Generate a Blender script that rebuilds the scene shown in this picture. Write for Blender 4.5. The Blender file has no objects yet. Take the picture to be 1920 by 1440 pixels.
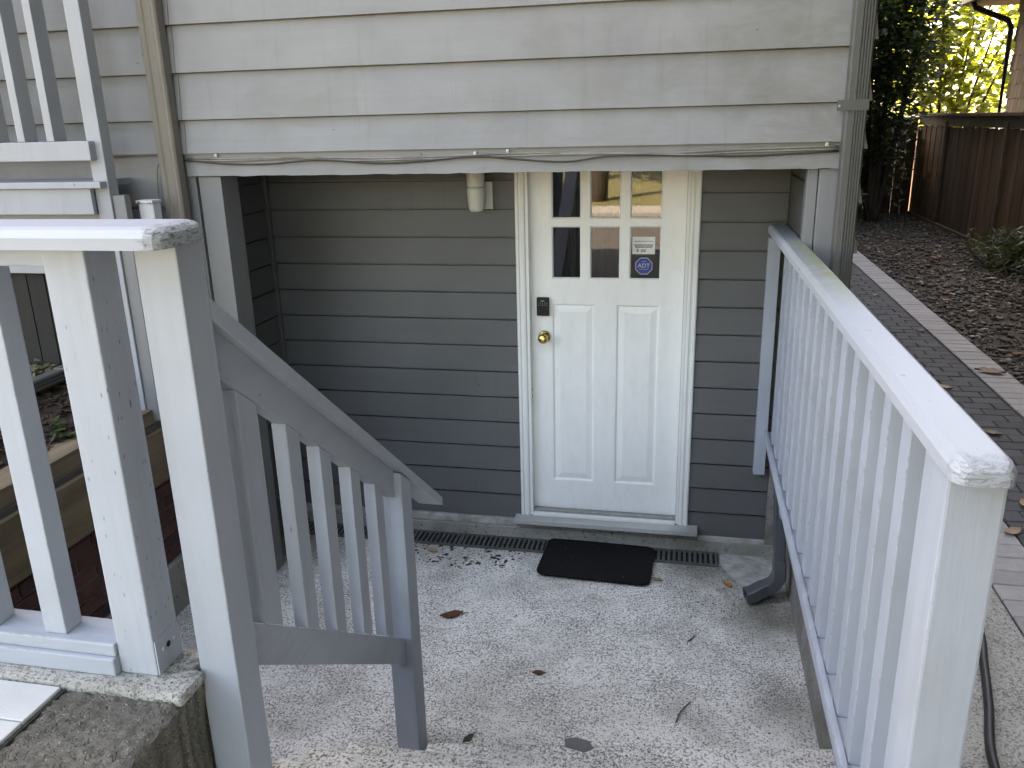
import bpy, bmesh, math, random
from mathutils import Vector, Matrix
random.seed(7)
SC = bpy.context.scene
COL = SC.collection

# ------------------------------------------------------------------ camera
cam_d = bpy.data.cameras.new('camera'); cam = bpy.data.objects.new('camera', cam_d); COL.objects.link(cam)
cam_d.sensor_fit = 'HORIZONTAL'; cam_d.sensor_width = 36.0; cam_d.lens = 29.283
cam_d.clip_start = 0.05; cam_d.clip_end = 2000
_r = Vector((0.979011, 0.202365, -0.024202)); _d = Vector((0.038272, -0.299182, -0.953428)); _f = Vector((-0.200181, 0.932490, -0.300648))
cam.matrix_world = Matrix(((_r.x, -_d.x, -_f.x, 0.8142), (_r.y, -_d.y, -_f.y, -4.3300), (_r.z, -_d.z, -_f.z, 2.3366), (0, 0, 0, 1)))
SC.camera = cam

# ------------------------------------------------------------------ light: the sun stands behind the house, which shades its own front
SUN_EL, SUN_AZ = math.radians(50), Vector((-0.62, 0.785, 0)).normalized()
to_sun = Vector((SUN_AZ.x * math.cos(SUN_EL), SUN_AZ.y * math.cos(SUN_EL), math.sin(SUN_EL)))
world = bpy.data.worlds.new('World'); SC.world = world; world.use_nodes = True
wn = world.node_tree; bg = wn.nodes['Background']
sky = wn.nodes.new('ShaderNodeTexSky'); sky.sky_type = 'NISHITA'; sky.sun_disc = False
sky.sun_elevation = SUN_EL; sky.sun_rotation = math.atan2(SUN_AZ.x, SUN_AZ.y)
sky.air_density = 1.0; sky.dust_density = 2.5; sky.ozone_density = 1.0
wn.links.new(sky.outputs[0], bg.inputs[0]); bg.inputs[1].default_value = 0.15
sun_d = bpy.data.lights.new('sun', 'SUN'); sun_d.energy = 4.0; sun_d.angle = math.radians(0.55); sun_d.color = (1.0, 0.965, 0.90)
sun = bpy.data.objects.new('sun', sun_d); COL.objects.link(sun)
sun.rotation_euler = (-to_sun).to_track_quat('-Z', 'Y').to_euler(); sun.location = (0, 0, 20)
vs = SC.view_settings
vs.view_transform = 'Standard'; vs.look = 'None'; vs.gamma = 1.0; vs.use_curve_mapping = False
vs.exposure = 3.36
vs.use_white_balance = True; vs.white_balance_temperature = 9000; vs.white_balance_tint = 14
SC.cycles.use_denoising = True
SC.cycles.max_bounces = 6; SC.cycles.diffuse_bounces = 4; SC.cycles.glossy_bounces = 3; SC.cycles.transparent_max_bounces = 8
SC.cycles.use_adaptive_sampling = True; SC.cycles.adaptive_threshold = 0.015; SC.cycles.caustics_reflective = False; SC.cycles.caustics_refractive = False

# ------------------------------------------------------------------ materials
MATS = {}
def nodes(name):
    m = bpy.data.materials.new(name); m.use_nodes = True
    nt = m.node_tree; b = nt.nodes['Principled BSDF']
    return m, nt, b
def N(nt, t, **kw):
    n = nt.nodes.new(t)
    for k, v in kw.items():
        if k.startswith('i_'): n.inputs[int(k[2:])].default_value = v
        else: setattr(n, k, v)
    return n
def ramp(nt, fac, stops, interp='LINEAR'):
    r = nt.nodes.new('ShaderNodeValToRGB'); r.color_ramp.interpolation = interp
    e = r.color_ramp.elements
    while len(e) < len(stops): e.new(0.5)
    for el, (p, c) in zip(e, stops):
        el.position = p; el.color = (c, c, c, 1) if not isinstance(c, tuple) else (*c, 1)
    nt.links.new(fac, r.inputs[0]); return r.outputs[0]
def coords(nt, scale=(1, 1, 1), rnd=False):
    tc = nt.nodes.new('ShaderNodeTexCoord'); mp = nt.nodes.new('ShaderNodeMapping'); mp.inputs['Scale'].default_value = scale
    nt.links.new(tc.outputs['Object'], mp.inputs[0])
    if rnd:
        oi = nt.nodes.new('ShaderNodeObjectInfo'); ml = N(nt, 'ShaderNodeMath', operation='MULTIPLY', i_1=37.0)
        cb = nt.nodes.new('ShaderNodeCombineXYZ')
        nt.links.new(oi.outputs['Random'], ml.inputs[0])
        for i in range(3): nt.links.new(ml.outputs[0], cb.inputs[i])
        nt.links.new(cb.outputs[0], mp.inputs['Location'])
    return mp.outputs[0]
def noise(nt, vec, scale, detail=4, rough=0.55, dist=0.0):
    n = nt.nodes.new('ShaderNodeTexNoise'); n.inputs['Scale'].default_value = scale; n.inputs['Detail'].default_value = detail
    n.inputs['Roughness'].default_value = rough; n.inputs['Distortion'].default_value = dist
    nt.links.new(vec, n.inputs['Vector']); return n.outputs['Fac']
def mix(nt, fac, a, b, typ='MIX'):
    m = nt.nodes.new('ShaderNodeMix'); m.data_type = 'RGBA'; m.blend_type = typ
    for s, v in ((0, fac), (6, a), (7, b)):
        if isinstance(v, (int, float)): m.inputs[s].default_value = v
        elif isinstance(v, tuple): m.inputs[s].default_value = (*v, 1)
        else: nt.links.new(v, m.inputs[s])
    return m.outputs[2]
def bump(nt, b, h, strength=0.3, dist=0.004):
    bp = nt.nodes.new('ShaderNodeBump'); bp.inputs['Strength'].default_value = strength; bp.inputs['Distance'].default_value = dist
    nt.links.new(h, bp.inputs['Height']); nt.links.new(bp.outputs[0], b.inputs['Normal']); return bp
def L(nt, a, b): nt.links.new(a, b)

def paint(name, col, grain=(1, 1, 1), rough=0.55, dirt=(0.30, 0.29, 0.25), dirt_amt=0.35, pits=True, bumps=0.25, var=0.10, streak=None):
    """old brushed exterior paint over sawn wood: faint grain, tiny dark pits and grime"""
    m, nt, b = nodes(name); v = coords(nt); vg = coords(nt, grain)
    c = mix(nt, ramp(nt, noise(nt, v, 2.3, 5), [(0.3, 0.0), (0.75, 1.0)]), tuple(x * (1 - var) for x in col), tuple(min(1, x * (1 + var * 0.5)) for x in col))
    g = noise(nt, vg, 26, 6, 0.65)
    c = mix(nt, ramp(nt, g, [(0.30, 0.22), (0.52, 0.0)]), c, tuple(x * 0.72 for x in col))
    big = noise(nt, v, 1.6, 6, 0.62, 0.6)
    c = mix(nt, ramp(nt, big, [(0.52, 0.0), (0.78, dirt_amt)]), c, dirt)
    if pits:
        vo = N(nt, 'ShaderNodeTexVoronoi'); vo.inputs['Scale'].default_value = 26; L(nt, coords(nt, tuple(max(0.25, x) if x < 1 else x for x in grain)), vo.inputs['Vector'])
        pm = N(nt, 'ShaderNodeMath', operation='MULTIPLY')
        L(nt, ramp(nt, vo.outputs['Distance'], [(0.04, 1.0), (0.09, 0.0)]), pm.inputs[0])
        L(nt, ramp(nt, noise(nt, v, 7.0, 2), [(0.56, 0.0), (0.64, 1.0)]), pm.inputs[1])
        c = mix(nt, pm.outputs[0], c, (0.10, 0.10, 0.095))
        # chipped spots down to grey wood
        c = mix(nt, ramp(nt, noise(nt, v, 11, 8, 0.72, 0.4), [(0.735, 0.0), (0.75, 0.75)]), c, tuple(x * 0.45 for x in col))
    if name.startswith('rail_paint') or name == 'porch_paint':
        bv = N(nt, 'ShaderNodeBevel'); bv.samples = 3; bv.inputs['Radius'].default_value = 0.006
        ge = N(nt, 'ShaderNodeNewGeometry'); dp = N(nt, 'ShaderNodeVectorMath', operation='DOT_PRODUCT'); L(nt, bv.outputs[0], dp.inputs[0]); L(nt, ge.outputs['True Normal'], dp.inputs[1])
        ce = N(nt, 'ShaderNodeMath', operation='MULTIPLY'); L(nt, ramp(nt, dp.outputs['Value'], [(0.90, 1.0), (0.985, 0.0)]), ce.inputs[0]); L(nt, ramp(nt, noise(nt, v, 16, 8, 0.75, 0.6), [(0.54, 0.0), (0.60, 0.85)]), ce.inputs[1])
        c = mix(nt, ce.outputs[0], c, (0.17, 0.16, 0.14))
        # grime rubbed along the grain
        c = mix(nt, ramp(nt, noise(nt, vg, 9, 7, 0.72, 0.3), [(0.55, 0.0), (0.80, 0.5)]), c, (0.24, 0.24, 0.22))
    if name == 'rail_paint_incised':
        # slits left by pressure treatment, in staggered rows along the post
        vi = N(nt, 'ShaderNodeTexVoronoi'); vi.inputs['Scale'].default_value = 62; vi.inputs['Randomness'].default_value = 0.65; L(nt, coords(nt, (1, 1, 0.36)), vi.inputs['Vector'])
        si = N(nt, 'ShaderNodeSeparateColor'); L(nt, vi.outputs['Color'], si.inputs[0])
        k1 = N(nt, 'ShaderNodeMath', operation='LESS_THAN', i_1=0.45); L(nt, si.outputs[0], k1.inputs[0])
        k2 = N(nt, 'ShaderNodeMath', operation='MULTIPLY'); L(nt, k1.outputs[0], k2.inputs[0]); L(nt, ramp(nt, vi.outputs['Distance'], [(0.07, 0.8), (0.16, 0.0)]), k2.inputs[1])
        c = mix(nt, k2.outputs[0], c, tuple(x * 0.35 for x in col))
    if name.startswith('siding'):
        vn = N(nt, 'ShaderNodeTexVoronoi'); vn.inputs['Scale'].default_value = 5.5; L(nt, v, vn.inputs['Vector'])
        c = mix(nt, ramp(nt, vn.outputs['Distance'], [(0.022, 0.8), (0.032, 0.0)]), c, (0.05, 0.05, 0.045))
        if name == 'siding_upper':
            sx_ = N(nt, 'ShaderNodeSeparateXYZ'); L(nt, v, sx_.inputs[0])
            mx_ = N(nt, 'ShaderNodeMapRange'); mx_.inputs[1].default_value = 0.1; mx_.inputs[2].default_value = 1.45; L(nt, sx_.outputs[0], mx_.inputs[0])
            mk_ = N(nt, 'ShaderNodeMath', operation='MULTIPLY'); L(nt, mx_.outputs[0], mk_.inputs[0]); L(nt, ramp(nt, noise(nt, coords(nt, (1, 1, 2.2)), 3.5, 7, 0.68, 0.5), [(0.42, 0.0), (0.70, 0.75)]), mk_.inputs[1])
            c = mix(nt, mk_.outputs[0], c, (0.16, 0.152, 0.118))
        dr_ = noise(nt, coords(nt, (9, 1, 0.6)), 3.0, 5, 0.6)
        c = mix(nt, ramp(nt, dr_, [(0.58, 0.0), (0.75, 0.35)]), c, dirt)
    L(nt, c, b.inputs['Base Color']); b.inputs['Roughness'].default_value = rough
    b.inputs['Specular IOR Level'].default_value = 0.35
    bump(nt, b, g, bumps, 0.003)
    MATS[name] = m; return m

paint('siding_upper', (0.268, 0.265, 0.266), (0.05, 1, 1), 0.6, (0.17, 0.163, 0.13), 0.55, True, 0.45, 0.16)
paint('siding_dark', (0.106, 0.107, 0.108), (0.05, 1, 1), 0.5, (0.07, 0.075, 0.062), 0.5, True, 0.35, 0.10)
paint('trim_paint', (0.205, 0.205, 0.208), (1, 1, 0.05), 0.55, (0.27, 0.27, 0.22), 0.45)
paint('rail_paint', (0.372, 0.402, 0.458), (1, 1, 0.06), 0.5, (0.27, 0.27, 0.25), 0.5, True, 0.45)
paint('rail_paint_x', (0.372, 0.402, 0.458), (0.06, 1, 1), 0.5, (0.27, 0.27, 0.25), 0.5, True, 0.45)
paint('rail_paint_y', (0.372, 0.402, 0.458), (1, 0.06, 1), 0.5, (0.27, 0.27, 0.25), 0.5, True, 0.45)
paint('porch_paint', (0.33, 0.34, 0.365), (1, 1, 0.06), 0.55, (0.40, 0.38, 0.33), 0.4)
paint('rail_paint_incised', (0.372, 0.402, 0.458), (1, 1, 0.06), 0.5, (0.27, 0.27, 0.25), 0.5, True, 0.45)
paint('door_paint', (0.82, 0.82, 0.80), (1, 1, 0.3), 0.35, (0.66, 0.65, 0.57), 0.35, False, 0.06, 0.03)
paint('casing_paint', (0.74, 0.74, 0.72), (1, 1, 0.05), 0.45, (0.60, 0.59, 0.50), 0.5, True, 0.15, 0.05)
paint('sill_wood', (0.43, 0.43, 0.41), (0.04, 1, 1), 0.8, (0.15, 0.15, 0.13), 0.9, True, 0.6, 0.3)
paint('pipe_grey', (0.095, 0.094, 0.088), (1, 1, 0.05), 0.42, (0.13, 0.13, 0.11), 0.5, False, 0.08, 0.08)
paint('pipe_dark', (0.075, 0.078, 0.085), (1, 1, 0.3), 0.38, (0.12, 0.12, 0.11), 0.4, False, 0.08, 0.1)
paint('pipe_brown', (0.20, 0.178, 0.152), (1, 1, 0.05), 0.5, (0.33, 0.28, 0.22), 0.5, False, 0.1, 0.1)
paint('pipe_white', (0.66, 0.67, 0.70), (1, 1, 0.1), 0.45, (0.4, 0.4, 0.36), 0.4, True, 0.1, 0.06)
paint('lamp_plastic', (0.55, 0.55, 0.51), (1, 1, 1), 0.35, (0.4, 0.38, 0.32), 0.4, False, 0.03, 0.05)

def cap_paint(name, axis, ends, algae=None):
    """rail cap: pale paint, weathered to grey bare wood at its sawn end, green algae where it stays damp"""
    m, nt, b = nodes(name); v = coords(nt)
    col = (0.375, 0.40, 0.448)
    g = [1, 1, 1]; g[axis] = 0.06
    gn = noise(nt, coords(nt, tuple(g)), 26, 6, 0.65)
    c = mix(nt, ramp(nt, noise(nt, v, 2.5, 5), [(0.35, 0.0), (0.75, 0.6)]), col, tuple(x * 0.92 for x in col))
    sep = N(nt, 'ShaderNodeSeparateXYZ'); tc = N(nt, 'ShaderNodeTexCoord'); L(nt, tc.outputs['Object'], sep.inputs[0])
    geo = N(nt, 'ShaderNodeNewGeometry')
    if algae:
        a0, a1, a2, a3 = algae
        mr = ramp(nt, sep.outputs[1], [(0, 0), (1, 0)])
        # band along the cap where algae has settled, broken by noise
        mrn = N(nt, 'ShaderNodeMapRange'); mrn.inputs[1].default_value = a0; mrn.inputs[2].default_value = a1; L(nt, sep.outputs[1], mrn.inputs[0])
        mrx = N(nt, 'ShaderNodeMapRange'); mrx.inputs[1].default_value = a2; mrx.inputs[2].default_value = a3; L(nt, sep.outputs[0], mrx.inputs[0])
        mm = N(nt, 'ShaderNodeMath', operation='MULTIPLY'); L(nt, ramp(nt, mrn.outputs[0], [(0.0, 0.0), (0.3, 0.9), (0.8, 0.8), (1.0, 0.0)]), mm.inputs[0]); L(nt, ramp(nt, mrx.outputs[0], [(0.0, 0.15), (1.0, 1.0)]), mm.inputs[1])
        m2 = N(nt, 'ShaderNodeMath', operation='MULTIPLY'); L(nt, mm.outputs[0], m2.inputs[0]); L(nt, ramp(nt, noise(nt, v, 14, 8, 0.7), [(0.28, 0.0), (0.52, 1.0)]), m2.inputs[1])
        c = mix(nt, m2.outputs[0], c, (0.26, 0.265, 0.13))
        spots = ramp(nt, noise(nt, v, 22, 3, 0.6), [(0.70, 0.0), (0.73, 1.0)])
        m3 = N(nt, 'ShaderNodeMath', operation='MULTIPLY'); L(nt, spots, m3.inputs[0]); L(nt, ramp(nt, mrn.outputs[0], [(0.0, 0.5), (0.6, 1.0), (1.0, 0.2)]), m3.inputs[1])
        c = mix(nt, m3.outputs[0], c, (0.16, 0.155, 0.14))
    e0, e1 = ends
    me = N(nt, 'ShaderNodeMapRange'); me.inputs[1].default_value = e0; me.inputs[2].default_value = e1; L(nt, sep.outputs[axis], me.inputs[0])
    crk = noise(nt, coords(nt, (1, 1, 4)), 60, 8, 0.75, 1.0)
    m4 = N(nt, 'ShaderNodeMath', operation='MULTIPLY'); L(nt, me.outputs[0], m4.inputs[0]); L(nt, ramp(nt, crk, [(0.50, 0.0), (0.57, 1.0)]), m4.inputs[1])
    c = mix(nt, m4.outputs[0], c, (0.13, 0.135, 0.115))
    L(nt, c, b.inputs['Base Color']); b.inputs['Roughness'].default_value = 0.5; b.inputs['Specular IOR Level'].default_value = 0.3
    hh = N(nt, 'ShaderNodeMath', operation='SUBTRACT'); L(nt, gn, hh.inputs[0]); L(nt, m4.outputs[0], hh.inputs[1])
    bump(nt, b, hh.outputs[0], 0.3, 0.004)
    MATS[name] = m
cap_paint('cap_paint_left', 0, (-0.128, -0.10))
cap_paint('cap_paint_right', 1, (-2.99, -3.075), (-2.0, -0.35, 1.205, 1.28))

def aggregate(name, base, dark, size=95, density=0.5, grime=(0.20, 0.195, 0.17), grime_amt=0.6, rough_h=0.5, light=0.0, stains=(), specks=0):
    """exposed-aggregate concrete under a worn pale wash: stone chips of mixed greys show through where the wash is gone"""
    m, nt, b = nodes(name); v = coords(nt)
    warp = N(nt, 'ShaderNodeVectorMath', operation='ADD')
    nz = N(nt, 'ShaderNodeTexNoise'); nz.inputs['Scale'].default_value = size * 0.9; nz.inputs['Detail'].default_value = 3; L(nt, v, nz.inputs['Vector'])
    sc = N(nt, 'ShaderNodeVectorMath', operation='SCALE'); sc.inputs['Scale'].default_value = 1.1 / size; L(nt, nz.outputs['Color'], sc.inputs[0])
    L(nt, v, warp.inputs[0]); L(nt, sc.outputs[0], warp.inputs[1])
    dens = ramp(nt, noise(nt, v, 3.1, 7, 0.68), [(0.22, 0.0), (0.72, 1.0)])
    c = mix(nt, noise(nt, v, 14, 6, 0.7), tuple(x * 0.82 for x in base), tuple(min(1, x * 1.12) for x in base))
    c = mix(nt, ramp(nt, noise(nt, v, 1.7, 7, 0.68, 1.0), [(0.46, 0.0), (0.72, grime_amt)]), c, grime)
    for sx, sy, sr_, sa in stains:
        ds = N(nt, 'ShaderNodeVectorMath', operation='DISTANCE'); ds.inputs[1].default_value = (sx, sy, 0); L(nt, v, ds.inputs[0])
        dn = N(nt, 'ShaderNodeMath', operation='MULTIPLY_ADD', i_1=-1.3 * sr_, i_2=0.65 * sr_); L(nt, noise(nt, v, 7, 6, 0.7), dn.inputs[0])
        dd = N(nt, 'ShaderNodeMath', operation='ADD'); L(nt, ds.outputs['Value'], dd.inputs[0]); L(nt, dn.outputs[0], dd.inputs[1])
        mr_ = N(nt, 'ShaderNodeMapRange'); mr_.inputs[1].default_value = sr_; mr_.inputs[2].default_value = sr_ * 0.1; mr_.inputs[3].default_value = 0; mr_.inputs[4].default_value = sa; L(nt, dd.outputs[0], mr_.inputs[0])
        c = mix(nt, mr_.outputs[0], c, (0.17, 0.165, 0.125))
    hs = None
    for s_, th, dm in ((size, 0.44, 1.0), (size * 1.7, 0.46, 1.1), (size * 0.55, 0.34, 0.35)):
        vo = N(nt, 'ShaderNodeTexVoronoi'); vo.inputs['Scale'].default_value = s_; L(nt, warp.outputs[0], vo.inputs['Vector'])
        sel = N(nt, 'ShaderNodeSeparateColor'); L(nt, vo.outputs['Color'], sel.inputs[0])
        keep = N(nt, 'ShaderNodeMath', operation='LESS_THAN'); L(nt, sel.outputs[0], keep.inputs[0])
        kk = N(nt, 'ShaderNodeMath', operation='MULTIPLY_ADD', i_1=density * dm, i_2=density * dm * 0.25); L(nt, dens, kk.inputs[0]); L(nt, kk.outputs[0], keep.inputs[1])
        mm = N(nt, 'ShaderNodeMath', operation='MULTIPLY'); L(nt, keep.outputs[0], mm.inputs[0]); L(nt, ramp(nt, vo.outputs['Distance'], [(th - 0.24, 1.0), (th, 0.0)]), mm.inputs[1])
        m5 = N(nt, 'ShaderNodeMath', operation='MULTIPLY'); L(nt, mm.outputs[0], m5.inputs[0]); L(nt, ramp(nt, sel.outputs[2], [(0.0, 0.45), (0.8, 1.0)]), m5.inputs[1])
        tint = mix(nt, sel.outputs[1], tuple(x * 0.55 for x in dark), tuple(min(1, x * (2.0 + light)) for x in dark))
        c = mix(nt, m5.outputs[0], c, tint)
        if hs is None: hs = mm.outputs[0]
    if specks:
        sp = noise(nt, v, specks, 6, 0.78)
        so = N(nt, 'ShaderNodeMath', operation='MULTIPLY_ADD', i_1=0.13); L(nt, dens, so.inputs[0]); L(nt, sp, so.inputs[2])
        c = mix(nt, ramp(nt, so.outputs[0], [(0.585, 0.0), (0.65, 0.80)]), c, tuple(x * 1.25 for x in dark))
    fine = noise(nt, v, size * 3.2, 4, 0.75)
    c = mix(nt, ramp(nt, fine, [(0.34, 0.6), (0.47, 0.0)]), c, tuple(x * 0.30 for x in base))
    L(nt, c, b.inputs['Base Color']); b.inputs['Roughness'].default_value = 0.85; b.inputs['Specular IOR Level'].default_value = 0.25
    hh = N(nt, 'ShaderNodeMath', operation='SUBTRACT'); L(nt, fine, hh.inputs[0]); L(nt, hs, hh.inputs[1])
    bump(nt, b, hh.outputs[0], rough_h, 0.005)
    MATS[name] = m
aggregate('patio_concrete', (0.84, 0.815, 0.765), (0.075, 0.072, 0.066), 80, 0.60, (0.30, 0.285, 0.24), 0.6, 0.5, 0.6, [(1.28, -0.62, 0.34, 0.95), (1.30, -1.3, 0.25, 0.6), (0.95, -0.12, 0.5, 0.75), (-0.5, -0.1, 0.4, 0.55), (0.2, -0.05, 0.45, 0.6), (1.2, -0.1, 0.4, 0.8), (-1.4, -0.3, 0.5, 0.8)], 96)
aggregate('block_concrete', (0.20, 0.185, 0.155), (0.15, 0.14, 0.12), 100, 1.0, (0.085, 0.075, 0.045), 0.9, 1.0, 0.8, (), 75)
aggregate('strip_concrete', (0.44, 0.43, 0.40), (0.10, 0.097, 0.088), 105, 0.5, (0.20, 0.195, 0.17), 0.6, 0.5, 0.3, (), 120)
aggregate('curb_concrete', (0.52, 0.51, 0.48), (0.15, 0.14, 0.12), 110, 0.5, (0.15, 0.14, 0.11), 0.9, 0.8, 0.3, (), 70)
aggregate('wall_concrete', (0.26, 0.25, 0.23), (0.12, 0.11, 0.10), 26, 0.25, (0.10, 0.095, 0.075), 0.9)
aggregate('footing_concrete', (0.34, 0.335, 0.30), (0.15, 0.14, 0.12), 30, 0.2, (0.14, 0.14, 0.11), 0.9)

def simple(name, col, rough=0.6, col2=None, scale=8, rnd=0.0, metal=0.0, bmp=0.0, bscale=60, spec=0.4, stretch=(1, 1, 1)):
    m, nt, b = nodes(name); v = coords(nt, stretch, rnd > 0)
    c = mix(nt, ramp(nt, noise(nt, v, scale, 6, 0.65), [(0.3, 0.0), (0.7, 1.0)]), col, col2 or tuple(x * 0.75 for x in col))
    if rnd:
        oi = N(nt, 'ShaderNodeObjectInfo'); hv = N(nt, 'ShaderNodeHueSaturation')
        mr = N(nt, 'ShaderNodeMapRange'); mr.inputs[3].default_value = 1 - rnd; mr.inputs[4].default_value = 1 + rnd
        L(nt, oi.outputs['Random'], mr.inputs[0]); L(nt, mr.outputs[0], hv.inputs['Value']); L(nt, c, hv.inputs['Color']); c = hv.outputs[0]
    L(nt, c, b.inputs['Base Color']); b.inputs['Roughness'].default_value = rough; b.inputs['Metallic'].default_value = metal
    b.inputs['Specular IOR Level'].default_value = spec
    if bmp: bump(nt, b, noise(nt, v, bscale, 5, 0.65), bmp, 0.004)
    MATS[name] = m; return m
simple('paver_dark', (0.068, 0.068, 0.071), 0.85, (0.049, 0.049, 0.051), 20, 0.16, bmp=0.4, bscale=140)
simple('paver_light', (0.315, 0.305, 0.30), 0.85, (0.25, 0.24, 0.235), 20, 0.10, bmp=0.4, bscale=140)
simple('paver_joint', (0.06, 0.056, 0.05), 0.95)
simple('white_slab', (0.56, 0.56, 0.555), 0.8, (0.47, 0.47, 0.46), 5, 0.04, bmp=0.2, bscale=180)
simple('under_porch_shade', (0.022, 0.021, 0.018), 0.85, (0.013, 0.012, 0.011), 9, 0.2, bmp=0.5, stretch=(1, 1, 0.1))  # near-black colour stands in for the shade under the porch
simple('timber', (0.27, 0.205, 0.13), 0.8, (0.105, 0.075, 0.045), 9, 0.15, bmp=0.6, bscale=40, stretch=(1, 0.09, 1))
simple('brick_red', (0.115, 0.042, 0.034), 0.8, (0.065, 0.028, 0.026), 14, 0.25, bmp=0.4, bscale=90)
simple('mortar', (0.12, 0.11, 0.10), 0.9, bmp=0.5)
simple('soil', (0.062, 0.046, 0.035), 0.95, (0.030, 0.022, 0.018), 18, bmp=0.9, bscale=50)
simple('bark', (0.105, 0.070, 0.048), 0.85, (0.045, 0.030, 0.022), 30, 0.4)
simple('moss', (0.135, 0.125, 0.055), 0.95, (0.075, 0.070, 0.045), 30, bmp=1.0, bscale=90)
simple('grate', (0.11, 0.112, 0.112), 0.7, (0.065, 0.065, 0.06), 30, 0.1)
simple('void', (0.012, 0.012, 0.011), 0.95)
simple('mat_rubber', (0.011, 0.011, 0.0125), 0.9, (0.007, 0.007, 0.008), 60, bmp=0.6, bscale=300, spec=0.15)
simple('brass', (0.72, 0.52, 0.20), 0.2, (0.62, 0.43, 0.16), 20, metal=1.0)
simple('black_plastic', (0.014, 0.014, 0.014), 0.4, spec=0.3)
simple('key_white', (0.45, 0.45, 0.45), 0.6)
simple('steel', (0.45, 0.45, 0.43), 0.4, (0.33, 0.33, 0.31), 30, metal=0.8)
simple('wire_pale', (0.30, 0.285, 0.25), 0.5, (0.14, 0.13, 0.115), 8)
simple('wire_dark', (0.045, 0.042, 0.038), 0.5)
simple('hose', (0.022, 0.022, 0.024), 0.5, spec=0.3)
simple('sticker_white', (0.74, 0.74, 0.72), 0.5)
simple('sticker_blue', (0.028, 0.040, 0.22), 0.4)
simple('sticker_pale', (0.42, 0.47, 0.62), 0.4)
simple('print_dark', (0.06, 0.06, 0.065), 0.6)
simple('interior', (0.07, 0.064, 0.055), 0.9)
simple('curtain', (0.13, 0.125, 0.12), 0.9, (0.09, 0.085, 0.08), 4)
simple('soffit', (0.045, 0.045, 0.045), 0.8)
simple('fence_wood', (0.165, 0.098, 0.060), 0.85, (0.075, 0.045, 0.029), 9, 0.3, bmp=0.5, bscale=50, stretch=(1, 1, 0.07))
simple('fence_cap', (0.15, 0.105, 0.068), 0.85, (0.075, 0.058, 0.038), 9)
simple('shingle', (0.19, 0.145, 0.105), 0.85, (0.11, 0.085, 0.065), 16, 0.25, bmp=0.5, bscale=60, stretch=(1, 1, 0.12))
simple('eave', (0.42, 0.36, 0.26), 0.7)
simple('gutter_dark', (0.035, 0.030, 0.026), 0.5)
simple('roofing', (0.07, 0.07, 0.07), 0.9)
simple('bark_trunk', (0.075, 0.058, 0.045), 0.95, (0.035, 0.028, 0.022), 14, bmp=1.0, bscale=25, stretch=(1, 1, 0.25))
simple('pebble', (0.115, 0.108, 0.100), 0.7, (0.055, 0.052, 0.050), 12)
simple('drive', (0.13, 0.125, 0.118), 0.9, (0.095, 0.09, 0.085), 3, bmp=0.3)
simple('lawn', (0.24, 0.21, 0.095), 0.95, (0.12, 0.12, 0.05), 0.6, bmp=0.8, bscale=20)
simple('pavement', (0.42, 0.40, 0.37), 0.9, (0.33, 0.32, 0.30), 3)
simple('dry_leaf', (0.17, 0.060, 0.028), 0.7, (0.10, 0.038, 0.020), 40, 0.3)
simple('yellow_leaf', (0.40, 0.20, 0.035), 0.6, (0.18, 0.075, 0.02), 50, 0.2)
simple('tan_leaf', (0.30, 0.21, 0.13), 0.7, (0.20, 0.13, 0.08), 40, 0.3)
simple('debris', (0.035, 0.030, 0.025), 0.9, (0.075, 0.058, 0.040), 40)
simple('white_chip', (0.75, 0.75, 0.74), 0.6)
simple('patch', (0.145, 0.145, 0.148), 0.8)
simple('concrete_white', (0.47, 0.465, 0.44), 0.85, (0.22, 0.215, 0.19), 14, bmp=0.4)

def pebble_mat():
    m, nt, b = nodes('pebbles'); v = coords(nt)
    vo = N(nt, 'ShaderNodeTexVoronoi'); vo.inputs['Scale'].default_value = 24; L(nt, v, vo.inputs['Vector'])
    s = N(nt, 'ShaderNodeSeparateColor'); L(nt, vo.outputs['Color'], s.inputs[0])
    c = ramp(nt, s.outputs[0], [(0.0, (0.030, 0.027, 0.024)), (0.55, (0.058, 0.048, 0.037)), (0.88, (0.115, 0.093, 0.068)), (1.0, (0.33, 0.30, 0.26))])
    L(nt, c, b.inputs['Base Color']); b.inputs['Roughness'].default_value = 0.7; MATS['pebbles'] = m
pebble_mat()

def leaf_mat(name, col, trans, rough=0.45, var=0.35):
    m, nt, b = nodes(name); v = coords(nt)
    vo = N(nt, 'ShaderNodeTexVoronoi'); vo.inputs['Scale'].default_value = 9; L(nt, v, vo.inputs['Vector'])
    s = N(nt, 'ShaderNodeSeparateColor'); L(nt, vo.outputs['Color'], s.inputs[0])
    c = mix(nt, s.outputs[0], tuple(x * (1 - var) for x in col), tuple(x * (1 + var) for x in col))
    L(nt, c, b.inputs['Base Color']); b.inputs['Roughness'].default_value = rough; b.inputs['Specular IOR Level'].default_value = 0.4
    tr = N(nt, 'ShaderNodeBsdfTranslucent'); L(nt, mix(nt, s.outputs[1], trans, tuple(x * 0.7 for x in trans)), tr.inputs[0])
    ms = N(nt, 'ShaderNodeMixShader', i_0=0.42); out = nt.nodes['Material Output']
    L(nt, b.outputs[0], ms.inputs[1]); L(nt, tr.outputs[0], ms.inputs[2]); L(nt, ms.outputs[0], out.inputs[0])
    MATS[name] = m
leaf_mat('leaf_laurel', (0.10, 0.125, 0.022), (0.46, 0.50, 0.05))
leaf_mat('leaf_dark', (0.030, 0.046, 0.022), (0.075, 0.11, 0.02))
leaf_mat('leaf_mid', (0.055, 0.080, 0.028), (0.15, 0.20, 0.03))
leaf_mat('leaf_pale', (0.24, 0.26, 0.21), (0.2, 0.24, 0.12))
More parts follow.
